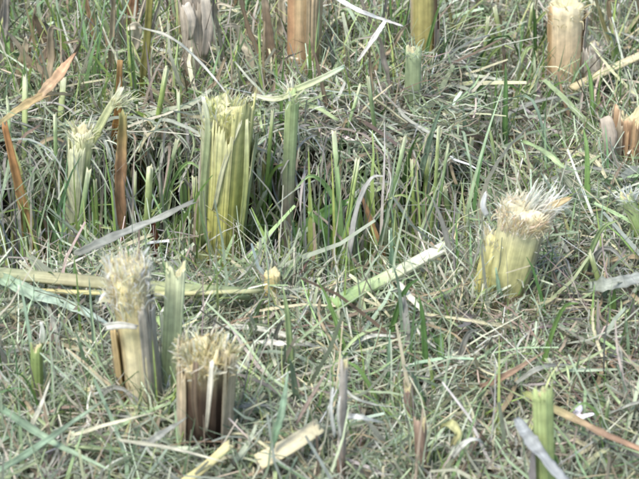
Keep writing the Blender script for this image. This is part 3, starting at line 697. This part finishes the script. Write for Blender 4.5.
# ------------------------------------------------------------------ leaves and straws that can be picked out
def leaf(name, label, pts, wpx, st, cat='leaf', dz=0.012, fold=0.25, tip=0.15, root=0.7, normal=(0, -0.5, 0.85), twist=0.0, seed=0, group=None, mat_=None, frac=0.0, n=16, abs_=False):
    pp = [on_mat(px, py, dz + z) for (px, py, z) in pts]
    s = mpp(pp[0])
    return add_single(name, blade(pp, wpx * s, st, 22, fold, tip, root, normal, twist + 0.5, seed=seed, frac=max(frac, 0.0015), crease=0.17), mat_ or M_LEAF, label, cat, group)
def standing(name, label, foot_px, pts, wpx, st, cat, lean=0.0, tip=0.15, fold=0.25, seed=0, root=0.8, twist=0.0, group=None, mat_=None, frac=0.0, normal=(0.15, -1, 0.25), n=16):
    """blade rooted in the soil at foot_px; the other points stand in the upright plane over it (y shift per point)"""
    p = on_mat(*foot_px); z = float(soil(p[0], p[1]))
    if foot_px[1] > 150 and p[1] > YR - 0.07 and xm(p[0]) > 0.5: p = at_y(foot_px[0], foot_px[1], YR - 0.07 - 0.02 * math.sin(foot_px[0]))
    elif float(roof(p[0], p[1])) < 0.5: p = at(foot_px[0], foot_px[1], z + 0.4 * float(mat(p[0], p[1])))
    g = p.copy(); q1 = at_y(pts[0][0], pts[0][1], p[1] + (pts[0][2] if len(pts[0]) > 2 else 0)); d = q1 - p
    k = (p[2] - float(soil(p[0], p[1])) + 0.003) / max(d[2], 0.01); g = p - d * min(k, 0.6); g[2] = float(soil(g[0], g[1])) - 0.003
    pp = [g, p] + [at_y(q[0], q[1], p[1] + (q[2] if len(q) > 2 else 0)) for q in pts]
    s = mpp(p)
    return add_single(name, blade(pp, wpx * s, st, 20, fold, tip, root, normal, twist, seed=seed, frac=frac, crease=0.15), mat_ or M_LEAF, label, cat, group)
GREY = [(0, '#97988a'), (0.5, '#aeafa2'), (1, '#a0a194')]
leaf('dry_leaf', 'pale blue-green leaf lying at the left edge below the long level cane', [(-10, 272, 0.004), (30, 292, 0.008), (75, 308, 0.01), (112, 326, 0.006)], 14, [(0, '#9fb490'), (0.5, '#b2c2ac'), (1, '#bccabc')], seed=41)
leaf('dry_leaf', 'whitish grey flat dry leaf crossing the foot of the flat bright green stub', [(516, 418, 0.05), (535, 446, 0.06), (572, 490, 0.065)], 13, [(0, '#b4b6b0'), (0.5, '#a8aaa6'), (1, '#b6b8b4')], fold=0.12, tip=0.8, root=0.5, seed=42, mat_=M_HAY)
leaf('dry_leaf', 'long olive to orange-brown leaf slanting across the bottom right corner', [(524, 392, 0.028), (560, 412, 0.030), (600, 432, 0.026), (652, 455, 0.02)], 8, [(0, '#9aa068'), (0.4, '#b0a07a'), (0.7, '#b0937a'), (1, '#bc9a7c')], fold=0.3, tip=0.8, seed=43, mat_=M_HAY)
leaf('straw', 'long bright white straw running from the top edge to the fork', [(330, -6, 0.06), (358, 10, 0.056), (384, 20, 0.05), (402, 26, 0.046)], 5, [(0, '#f0ede4'), (1, '#efe9dc')], 'straw', fold=0.35, tip=0.5, dz=0.05, seed=44, mat_=M_HAY)
leaf('straw', 'bright white straw slanting down from the fork of the long white straw', [(386, 20, 0.054), (374, 38, 0.04), (357, 62, 0.03)], 5, [(0, '#f5f2ea'), (1, '#e0dacb')], 'straw', fold=0.3, tip=0.4, dz=0.05, seed=45, mat_=M_HAY)
leaf('straw', 'white curved straw arching towards the top of the ribbed yellow-green stub', [(138, 27, 0.03), (170, 37, 0.05), (200, 62, 0.055), (232, 100, 0.04)], 3.6, [(0, '#a8a894'), (0.5, '#dcd9c8'), (1, '#f3f1e4')], 'straw', fold=0.3, tip=0.5, dz=0.062, seed=46, mat_=M_HAY)
leaf('dry_leaf', 'grey dry leaf sloping up to the right behind the tall cream stub', [(76, 254, 0.01), (112, 238, 0.016), (150, 222, 0.024), (194, 202, 0.03)], 10, GREY, fold=0.3, tip=0.5, dz=0.05, seed=47, mat_=M_HAY)
leaf('dry_leaf', 'tan folded leaf pointing up to the right near the left edge', [(-6, 128, 0.03), (28, 104, 0.045), (48, 94, 0.05), (72, 96, 0.045)], 9, [(0, '#a8a078'), (0.5, '#cfb586'), (1, '#d8c598')], fold=0.4, tip=0.3, dz=0.045, seed=48, mat_=M_HAY)
leaf('dry_leaf', 'orange-tan leaf tip rising above the tan folded leaf near the left edge', [(40, 96, 0.045), (60, 74, 0.055), (76, 52, 0.06)], 12, [(0, '#c4ac8a'), (0.6, '#c6a482'), (1, '#bc9878')], fold=0.3, tip=0.1, dz=0.045, seed=49, mat_=M_HAY)
leaf('dry_leaf', 'brown curled leaf lying right of the centre of the foreground hay', [(478, 388, 0.01), (505, 376, 0.014), (545, 352, 0.016)], 7, [(0, '#8f7a68'), (0.5, '#a88c74'), (1, '#b5a088')], fold=0.4, seed=50, mat_=M_HAY)
leaf('dry_leaf', 'grey curved leaf just below the brown curled leaf in the foreground hay', [(515, 384, 0.014), (540, 368, 0.02), (572, 364, 0.016)], 5, GREY, fold=0.4, seed=51, mat_=M_HAY)
leaf('dry_leaf', 'white papery leaf scrap lying right of the split brown stub', [(254, 342, 0.014), (278, 343, 0.018), (306, 346, 0.014)], 8, [(0, '#d8d6c8'), (0.6, '#e2dccb'), (1, '#bcb6a2')], fold=0.2, tip=0.2, root=0.2, seed=52, mat_=M_HAY)
leaf('straw', 'white flat straw pointing down right under the fallen green and cream cane', [(398, 282, 0.016), (411, 298, 0.018), (425, 314, 0.014)], 7, [(0, '#e6e4cc'), (1, '#dcdcc0')], 'straw', fold=0.15, tip=0.4, seed=53, mat_=M_HAY)
leaf('dry_leaf', 'white bent leaf scrap in front of the thin grey-brown stub', [(344, 416, 0.03), (362, 418, 0.03), (384, 423, 0.02)], 6, [(0, '#e6e6dc'), (1, '#d2d2c4')], fold=0.4, tip=0.3, seed=54, mat_=M_HAY)
leaf('straw', 'thin pale straw curving down right beside the thin grey-brown stub', [(340, 382, 0.03), (352, 396, 0.034), (372, 404, 0.03), (402, 408, 0.02)], 3, [(0, '#dcdccc'), (1, '#cfd0bc')], 'straw', seed=55, mat_=M_HAY)
leaf('grass_shoot', 'pale green arched leaf lying above the brush of the yellow double stub', [(522, 140, 0.02), (545, 152, 0.03), (562, 166, 0.026), (580, 172, 0.014)], 6, [(0, '#a3b880'), (1, '#c6d2a6')], 'leaf', dz=0.03, seed=56)
leaf('dry_leaf', 'broad pale grey-green leaf lying flat at the right edge', [(590, 287, 0.01), (615, 283, 0.016), (652, 276, 0.016)], 15, [(0, '#a2aa98'), (0.5, '#b0b4a6'), (1, '#b6b8ac')], fold=0.15, tip=0.7, seed=57, mat_=M_HAY)
leaf('flower_scrap', 'small pinkish white petal scrap lying beside the flat bright green stub', [(572, 420, 0.02), (578, 412, 0.026), (580, 402, 0.03)], 8, [(0, '#efe6ee'), (1, '#f8f4f8')], 'petal scrap', fold=0.5, tip=0.2, root=0.4, seed=58, dz=0.01)
leaf('flower_scrap', 'pinkish white torn petal scrap just right of the smaller upright petal scrap', [(568, 416, 0.022), (580, 418, 0.026), (594, 414, 0.026)], 7, [(0, '#f2e8f0'), (1, '#fbf8fa')], 'petal scrap', fold=0.5, tip=0.3, root=0.4, seed=59, dz=0.01)
leaf('dry_leaf', 'yellowish curled leaf scrap in the foreground, right of the brown woody stub', [(440, 428, 0.024), (450, 424, 0.032), (458, 434, 0.026), (452, 446, 0.014)], 9, [(0, '#b8b87c'), (0.5, '#cccb94'), (1, '#b4ae80')], fold=0.3, tip=0.4, seed=60)
leaf('dry_leaf', 'arched whitish leaf at the bottom edge right of the yellowish curled scrap', [(452, 458, 0.01), (464, 444, 0.026), (478, 440, 0.028), (490, 452, 0.012)], 6, [(0, '#b8b8ac'), (0.5, '#d8d8cc'), (1, '#b0b0a2')], fold=0.3, seed=61, mat_=M_HAY)
leaf('straw', 'slim white straw lying level in the hay below the peach stub', [(450, 108, 0.012), (468, 109, 0.014), (486, 111, 0.01)], 4, [(0, '#e8e6da'), (1, '#dedccc')], 'straw', seed=62, mat_=M_HAY)
leaf('grass_shoot', 'wide green blade lying diagonally in the bottom left corner', [(-10, 400, 0.03), (30, 428, 0.034), (60, 446, 0.03), (110, 470, 0.02)], 8, [(0, '#80987a'), (0.6, '#94a88a'), (1, '#a6b796')], 'grass blade', seed=63)
leaf('grass_shoot', 'green blade crossing the wide corner blade in the bottom left corner', [(-8, 474, 0.03), (30, 452, 0.034), (70, 424, 0.036), (110, 396, 0.03)], 7, [(0, '#889f82'), (0.7, '#a0b496'), (1, '#b6c4a6')], 'grass blade', seed=64)
leaf('straw', 'pale straw rising to the left of the star-like pale stub', [(28, 432, 0.02), (40, 408, 0.03), (50, 380, 0.036)], 5, [(0, '#b9b9a2'), (1, '#d8d6c2')], 'straw', seed=65, mat_=M_HAY)
leaf('straw', 'long cream straw lying across in front of the tall cream stub', [(70, 436, 0.03), (110, 424, 0.034), (156, 412, 0.03)], 4, [(0, '#d6d2b2'), (1, '#e0dcc0')], 'straw', seed=66, mat_=M_HAY)
leaf('dry_leaf', 'grey leaf lying at the foot of the split brown stub, pointing up right', [(140, 448, 0.03), (165, 432, 0.034), (186, 418, 0.03)], 7, GREY, fold=0.3, seed=67, mat_=M_HAY)
leaf('straw', 'long straw lying level in front of the split brown stub', [(118, 440, 0.034), (170, 448, 0.036), (225, 462, 0.03)], 4, [(0, '#c9c7ae'), (1, '#d8d4bc')], 'straw', seed=68, mat_=M_HAY)
leaf('straw', 'brown stem leaning up right above the flat cream chip', [(296, 424, 0.024), (312, 396, 0.034), (330, 366, 0.04)], 4, [(0, '#8d7d70'), (1, '#a89888')], 'straw', seed=69, mat_=M_HAY)
leaf('grass_shoot', 'green blade rising slantwise behind the flat cream chip', [(272, 446, 0.02), (282, 410, 0.04), (288, 372, 0.05)], 8, [(0, '#7d9a78'), (1, '#9db496')], 'grass blade', seed=70)

# leaves and stems rooted in the soil
G1 = [(0, '#7b9a58'), (0.7, '#8fae68'), (1, '#a9c084')]; G2 = [(0, '#6d8d66'), (0.6, '#86a684'), (1, '#a0bb9e')]
standing('dry_leaf', 'grey bent dry leaf hooked over in the hollow right of the small green stub', (346, 284), [(352, 240), (360, 200), (372, 178), (384, 176, -0.01)], 7, [(0, '#9c9a94'), (0.5, '#aeada6'), (1, '#bcbbb2')], 'leaf', seed=71, mat_=M_HAY, fold=0.3, normal=(-0.7, -0.7, 0.6))
standing('dry_leaf', 'tan brown leaf standing right of the grey bent hooked leaf', (384, 266), [(376, 236), (366, 208), (360, 190)], 7, [(0, '#a08256'), (0.5, '#b89468'), (1, '#a8886a')], 'leaf', seed=72, mat_=M_HAY)
standing('grass_shoot', 'broad dark green leaf rising to the right in the dark hollow', (282, 252), [(300, 232, -0.005), (330, 210, -0.012), (362, 198, -0.02)], 15, [(0, '#4f6f3c'), (0.5, '#5f8446'), (1, '#74985a')], 'leaf', seed=73, fold=0.3, normal=(-0.2, -0.7, 0.7))
standing('grass_shoot', 'broad mid green leaf pointing left in the dark hollow', (346, 262), [(336, 244, -0.004), (322, 226, -0.008), (308, 212, -0.01)], 13, [(0, '#557a3e'), (0.5, '#6f9a4c'), (1, '#87ab62')], 'leaf', seed=74, normal=(0.2, -0.7, 0.7))
standing('grass_shoot', 'small rounded olive leaf low in the dark hollow', (360, 292), [(356, 280, -0.006), (350, 266, -0.01), (346, 256, -0.012)], 12, [(0, '#6e8a48'), (1, '#93a866')], 'leaf', seed=75, root=0.4)
standing('dry_reed', 'orange-brown stem standing right of the slim pale green stub', (120, 206), [(121, 168), (122, 140), (123, 112)], 11, [(0, '#8f745a'), (0.5, '#ac8a68'), (0.8, '#a89464'), (1, '#9a9866')], 'stem', seed=76, tip=0.8, mat_=M_SHEATH, fold=0.5, frac=0.003)
standing('dry_reed', 'orange-brown stem leaning left at the left edge', (28, 236), [(22, 200), (14, 165), (4, 122)], 10, [(0, '#8f9a5c'), (0.3, '#b09060'), (1, '#b4875c')], 'stem', seed=77, tip=0.6, mat_=M_SHEATH, fold=0.5, frac=0.003)
standing('dry_reed', 'dark red-brown stem low behind the grey dry leaf', (156, 262), [(155, 240), (152, 222)], 9, [(0, '#4a3024'), (1, '#6b4430')], 'stem', seed=78, tip=0.6, mat_=M_SHEATH)
standing('dry_reed', 'brown stem standing behind the grass left of the ribbed yellow-green stub', (115, 150), [(118, 110), (120, 60)], 9, [(0, '#7c5c3c'), (0.6, '#96703f'), (1, '#a8895c')], 'stem', seed=79, tip=0.6, mat_=M_SHEATH)
standing('dry_reed', 'olive stem standing at the top left, right of the long thin straw', (143, 96), [(147, 40), (151, -20)], 8, [(0, '#7c7848'), (1, '#9a9558')], 'stem', seed=80, tip=0.7, mat_=M_SHEATH)
standing('dry_reed', 'orange papery stem at the top edge left of the olive stem', (128, 40), [(132, 14), (136, -14)], 12, [(0, '#9a7c60'), (1, '#b58a68')], 'stem', seed=81, tip=0.7, mat_=M_SHEATH)
standing('grass_shoot', 'tall blue-green blade standing between the fallen cane and the centre', (392, 300), [(392, 262), (391, 228)], 9, G2, 'grass blade', seed=82)
standing('grass_shoot', 'blue-green blade crossing the foot of the yellow double stub', (504, 316), [(500, 296, -0.02), (496, 268, -0.02)], 8, G2, 'grass blade', seed=83)
standing('grass_shoot', 'dark green upright blade in the middle of the foreground hay', (386, 400), [(388, 370), (390, 330)], 6, G2, 'grass blade', seed=84)

# cut green stems: base px, top px, width
stems = [((337, 190), (340, 138), 6), ((352, 200), (355, 158), 7), ((392, 214), (398, 142), 6), ((428, 215), (428, 150), 8), ((434, 168), (434, 128), 6),
         ((450, 214), (451, 192), 9), ((312, 250), (315, 200), 6), ((240, 240), (263, 190), 5), ((246, 262), (247, 222), 7), ((262, 200), (256, 165), 5),
         ((145, 240), (152, 160), 8), ((138, 235), (140, 170), 6), ((158, 120), (160, 70), 6), ((78, 240), (79, 170), 6), ((24, 130), (22, 72), 6),
         ((12, 150), (13, 100), 5), ((62, 110), (65, 70), 7), ((368, 205), (372, 170), 5), ((380, 215), (384, 175), 5), ((460, 200), (466, 150), 6),
         ((470, 210), (474, 165), 5), ((410, 200), (408, 150), 5), ((440, 205), (447, 140), 5), ((165, 205), (172, 140), 6), ((200, 240), (196, 170), 6),
         ((100, 230), (98, 180), 5), ((55, 180), (50, 110), 5), ((182, 150), (186, 90), 5), ((320, 210), (326, 160), 5), ((268, 160), (270, 110), 5),
         ((350, 120), (352, 70), 5), ((376, 130), (370, 85), 5), ((520, 60), (524, 10), 5), ((502, 70), (498, 15), 5), ((480, 90), (486, 30), 5),
         ((545, 420), (548, 400), 4), ((436, 400), (432, 355), 6), ((424, 395), (420, 360), 5), ((610, 440), (606, 400), 5), ((598, 300), (594, 250), 6)]
def side_of(px, py, own=None):
    best = min(MARKS, key=lambda m: math.hypot(m[0] - px, (m[1] - py) * 1.1) + (1e9 if m[2] == own else 0))
    dx, dy = px - best[0], py - best[1]
    if abs(dx) > abs(dy) * 0.8: r = 'left of' if dx < 0 else 'right of'
    else: r = 'behind' if dy < 0 else 'in front of'
    far = math.hypot(dx, dy)
    q = 'just ' if far < 32 else ('well ' if far > 75 else '')

    return (q + r + ' ' + best[2])
for k, (b, tp, wpx) in enumerate(stems):
    tp = (tp[0] + random.gauss(0, 5), tp[1] + random.gauss(0, 6)); wpx = wpx * random.uniform(0.75, 1.15)
    foot, q, d = axis_of(b, tp, 0.7, random.uniform(-0.02, 0.02))
    s = mpp(q); P = catmull([foot, (foot + q) / 2 + np.array([random.uniform(-5, 5) * s, 0, 0]), q], 10)
    r0 = wpx * s / 2 * 0.95
    tone = random.choice([('#7b9850', '#9db860', '#c3d488'), ('#889e60', '#adc07a', '#d0da9c'), ('#72935c', '#92b270', '#bcd09c')])
    hh = math.hypot(tp[0] - b[0], tp[1] - b[1]); tl = tp[0] - b[0]
    lab = ('tall ' if hh > 62 else 'short ' if hh < 45 else '') + ('thick ' if wpx > 6.2 else 'thin ' if wpx < 4.6 else '') + 'cut green grass shoot' + (' leaning right, ' if tl > 3 else ' leaning left, ' if tl < -2 else ', ') + side_of((b[0] + tp[0]) / 2, (b[1] + tp[1]) / 2)
    if len(lab.split()) > 16: lab = lab.replace('cut green grass', 'cut').replace('well ', '')
    root = thing('grass_shoot', foot, lab, 'grass stem', 'cut green grass stems')
    add_part(root, 'stem', tube(P, np.linspace(r0, r0 * 0.85, 10), [(0, tone[0]), (0.7, tone[1]), (0.9, tone[2]), (1, '#d8dcb8')], 0.05, 4, 12, 0.003, 0.6, None, 0.06, False, None, 0.0, 200 + k), M_LEAF)
    if wpx >= 3.5:
        sg = random.choice([-1, 1]); h = 0.35 + 0.4 * random.random(); a = foot + (q - foot) * h
        L = random.uniform(0.02, 0.045)
        lp = [foot + (q - foot) * (h - 0.25), a + np.array([sg * r0 * 1.3, -r0, 0]), a + np.array([sg * (r0 + L * 0.5), -r0 - L * 0.2, L * 0.7]), a + np.array([sg * (r0 + L * 0.95), -r0 - L * 0.3, L * random.uniform(0.1, 1.0)])]
        add_part(root, 'leaf', blade(lp, wpx * s * 0.8, [(0, tone[0]), (0.6, tone[1]), (1, tone[2])], 12, 0.3, 0.08, 0.8, (0.1, -1, 0.3), seed=300 + k), M_LEAF)

def clear(px, py):
    return not any(a < px < b and c < py < d for (a, b, c, d) in STUBBOX)
for (a, b) in (((335, 302), (442, 248)), ((258, 462), (320, 425)), ((182, 484), (230, 444)), ((0, 272), (110, 285)), ((516, 418), (560, 475)), ((160, 286), (250, 292))):
    for u in np.linspace(0, 1, 6):
        x, y = a[0] + (b[0] - a[0]) * u, a[1] + (b[1] - a[1]) * u; STUBBOX.append((x - 12, x + 12, y - 9, y + 9))

# hay and grass crowding round the feet of the stubs
def collars():
    hs, gs = [], []
    for foot, r0, d in FEET:
        g = 0.15 + 0.85 * (1 - float(furrow(foot[0], foot[1])))
        k = int((150 + 14000 * r0) * g); a = rng.random(k) * 2 * np.pi; q = r0 + 0.003 + np.abs(rng.normal(0, 0.012, k))
        x, y = foot[0] + np.cos(a) * q, foot[1] + np.sin(a) * q
        p0 = np.stack([x, y, soil(x, y) + mat(x, y) * rng.random(k)], -1)
        c = pick(HAY, k, 0.14, HAY_W)
        hs.append(strand_arrays(p0, a + rng.normal(0, 1.0, k) + np.pi / 2 * rng.choice([-1, 1], k), rng.uniform(-0.1, 1.1, k), rng.uniform(0.025, 0.08, k), np.exp(rng.normal(np.log(0.0014), 0.45, k)),
                                rng.normal(0.5, 0.6, k), rng.normal(0, 0.6, k), rng.normal(0, 0.8, k), c, c * 1.1, 4, 0.4, 0.8, 0.1, soil))
        if float(roof(foot[0], foot[1])) > 0.3: continue
        k = int((16 + 1400 * r0)); a = rng.random(k) * 2 * np.pi; q = r0 + 0.004 + np.abs(rng.normal(0, 0.012, k))
        x, y = foot[0] + np.cos(a) * q, foot[1] + np.sin(a) * q
        p0 = np.stack([x, y, soil(x, y) - 0.002], -1); c = pick(GREEN + DEAD[:3], k, 0.14)
        gs.append(strand_arrays(p0, a, np.pi / 2 - np.abs(rng.normal(0.1, 0.22, k)), rng.uniform(0.04, 0.11, k), rng.uniform(0.0012, 0.0036, k),
                                rng.normal(0.3, 0.5, k), rng.normal(0, 0.3, k), rng.normal(0, 0.7, k), c, c * 1.15, 6, 0.12, 1.0, 0.05))
    o = link('hay_tangle', mesh_from(*join_arrays(hs)), M_HAY); tag(o, 'hay tangled round the feet of the cut stubs', 'hay', kind='stuff')
    o = link('foot_grass', mesh_from(*join_arrays(gs)), M_LEAF); tag(o, 'grass growing close round the feet of the cut stubs', 'grass', kind='stuff')
collars()

# broad dead stalks and leaves standing along the back
RT = [('tan', '#b5a488'), ('grey', '#a39b90'), ('brown', '#96846e'), ('pale', '#cfc4ac'), ('orange-brown', '#a88e70'), ('olive', '#989468')]
for k in range(46):
    cx = random.choices([30, 95, 150, 215, 262, 330, 385, 455, 500, 600, 625], [7, 9, 9, 10, 7, 6, 8, 5, 4, 7, 6])[0]
    px = cx + random.gauss(0, 18); py = random.uniform(18, 118) if cx < 480 else random.uniform(30, 130)
    tn, hx = random.choices(RT, [6, 6, 4, 5, 3, 2])[0]
    if not clear(px, py - 20): continue
    h = random.uniform(45, 95); ln = random.gauss(0, 14); bd = random.choice([0, 0, 1, -1]) * random.uniform(6, 20)
    wpx = random.choice([4, 6, 9]) * random.uniform(0.9, 1.1)
    pose = 'bent over' if bd else ('leaning left' if ln < -9 else 'leaning right' if ln > 9 else 'upright')
    size = 'narrow ' if wpx < 5 else 'broad ' if wpx > 7.5 else ''
    lab = '%s%s dead reed leaf %s, %s' % (size, tn, pose, side_of(px + ln / 2, py - h / 2))
    standing('dry_reed', lab, (px, py), [(px + ln * 0.5, py - h * 0.5), (px + ln * 0.85, py - h * 0.88, -0.004), (px + ln + bd, py - h * (0.86 if bd else 1), -0.01)], wpx,
             [(0, hx), (0.6, hx), (1, random.choice(['#cfc6b0', hx]))], 'reed', tip=random.choice([0.2, 0.6]), seed=700 + k, mat_=M_SHEATH, fold=random.uniform(0.2, 0.6),
             twist=random.uniform(-0.9, 0.9), normal=(random.uniform(-0.6, 0.6), -1, 0.2), frac=0.003, group='dead reed leaves standing along the back')

# ------------------------------------------------------------------ the larger loose straws and grass blades, one by one
def way(p, q):
    a, b = pix(p), pix(q)
    dx, dy = b[0] - a[0], b[1] - a[1]
    if dy > 0: dx, dy = -dx, -dy
    ang = math.degrees(math.atan2(-dy, dx))
    return 'lying level' if ang < 22 or ang > 158 else ('tilted right' if ang < 68 else ('tilted left' if ang > 112 else 'pointing away'))
TONES = [('white', '#d4d3c4'), ('cream', '#cfcaa8'), ('grey', '#a9aa9c'), ('pale green', '#b0bf92'), ('tan', '#b5a585'), ('brown', '#968773')]
TW = [2, 6, 7, 7, 3, 2]
for k in range(230):
    tn, hx = random.choices(TONES, TW)[0]
    for _ in range(60):
        px, py = random.uniform(4, 634), random.uniform(6, 474)
        p = on_mat(px, py)
        if clear(px, py) and random.random() < (1 - 0.9 * float(furrow(p[0], p[1]) * (1 - roof(p[0], p[1])))) * (1 - float(pocket(p[0], p[1]))): break
    L = random.choice([0.035, 0.055, 0.085]) * random.uniform(0.85, 1.2)
    a = random.uniform(0, PI); v = np.array([math.cos(a), math.sin(a), random.uniform(-0.15, 0.25)])
    n_ = np.array([-math.sin(a), math.cos(a), 0]) * random.uniform(-0.18, 0.18) * L
    pts = []
    for u in (-0.5, 0.0, 0.5):
        c = p + v * u * L + (n_ + np.array([0, 0, 0.10 * L]) if u == 0 else 0)
        c[2] = max(float(top(c[0], c[1])) + 0.003, c[2] + 0.005); pts.append(c)
    wd = random.choice([0.0016, 0.0024, 0.0038]) * random.uniform(0.9, 1.15)
    size = ('short ' if L < 0.045 else ('long ' if L > 0.07 else '')) + ('broad ' if wd > 0.0031 else ('thin ' if wd < 0.0019 else ''))
    lab = '%s%s straw %s, %s' % (size, tn, way(pts[0], pts[-1]), side_of(px, py))
    c0 = hx
    add_single('straw', blade(pts, wd, [(0, c0), (1, c0)], 9, random.uniform(0.15, 0.5), random.choice([0.4, 0.8]), 0.8,
               (random.uniform(-0.4, 0.4), random.uniform(-0.8, 0.2), 0.8), random.uniform(-1, 1), seed=500 + k, crease=0.2), M_HAY, lab, 'straw', 'loose straws lying on the hay')
BT = [('green', '#7f9f5c'), ('dark green', '#5e8048'), ('blue-green', '#90a68c'), ('pale green', '#a8bb84'), ('grey', '#9b9b92'), ('brown', '#968673')]
BW = [7, 4, 5, 5, 3, 2]
for k in range(240):
    tn, hx = random.choices(BT, BW)[0]
    for _ in range(80):
        px, py = random.uniform(0, 639), random.uniform(40, 476)
        p = at(px, py, 0.0)
        if clear(px, py - 35) and clear(px, py - 70) and random.random() < float(d_green(p[0], p[1])): break
    g = np.array([p[0], p[1], float(soil(p[0], p[1])) - 0.003])
    L = random.uniform(0.06, 0.135); up_ = max(0.0, float(top(p[0], p[1]) - soil(p[0], p[1])) - 0.045) * float(roof(p[0], p[1])); L0 = L; L += up_; az = random.uniform(0, 2 * PI); ln = abs(random.gauss(0, 0.28))
    dr = np.array([math.cos(az) * math.sin(ln), math.sin(az) * math.sin(ln), math.cos(ln)])
    drp = random.choice([0.05, 0.15, 0.5]) * L0
    hz = np.array([math.cos(az), math.sin(az), 0])
    pts = [g, g + dr * L * 0.45, g + dr * L * 0.8 + hz * drp * 0.3, g + dr * L + hz * drp * 0.9 - np.array([0, 0, drp * 0.7])]
    wd = random.choice([0.0026, 0.0038, 0.0056]) * random.uniform(0.9, 1.1)
    size = ('narrow ' if wd < 0.003 else ('broad ' if wd > 0.0048 else '')) + ('tall ' if L0 > 0.11 else ('short ' if L0 < 0.08 else ''))
    m = pix(pts[2]); dx = pix(pts[-1])[0] - pix(pts[0])[0]
    pose = ('arching ' if drp > 0.3 * L0 else 'leaning ' if abs(dx) > 22 else 'standing ') + ('' if abs(dx) <= 22 else ('left' if dx < 0 else 'right'))
    kind = 'withered grass' if tn in ('grey', 'brown') else 'grass blade'
    lab = '%s%s %s %s, %s' % (size, tn, kind, pose.strip(), side_of(m[0], m[1]))
    if len(lab.split()) > 16: lab = lab.replace(' standing', '').replace(' blade', '')
    hc = hexc(hx)
    add_single('withered_sprig' if tn in ('grey', 'brown') else 'grass_shoot', blade(pts, wd, [(0, hx), (1, hx)], 12, 0.3, 0.08, 0.7, (random.uniform(-0.7, 0.7), -1, 0.2), random.uniform(-0.8, 0.8), seed=900 + k),
               M_LEAF, lab, 'grass blade', 'grass blades standing in the stubble')

# ------------------------------------------------------------------ tell look-alikes apart by their order in the photo
seen = {}
for o in scene.objects:
    if o.parent is None and o.get('label') and not o.get('kind'):
        seen.setdefault(o['label'], []).append(o)
for lab, obs in seen.items():
    if len(obs) < 2: continue
    obs.sort(key=lambda q: pix(np.array(q.location))[0])
    words = ['the left one', 'the right one'] if len(obs) == 2 else (['the left one', 'the middle one', 'the right one'] if len(obs) == 3 else None)
    for q, wd_ in zip(obs, words or []):
        new = lab + ', ' + wd_
        if len(new.split()) > 16: new = lab.replace('well ', '').replace('just ', '').replace('dead ', '').replace(' blade', '') + ', ' + wd_
        if len(new.split()) > 16: new = new.replace('the left one', 'left').replace('the right one', 'right')
        if len(new.split()) <= 16: q['label'] = new
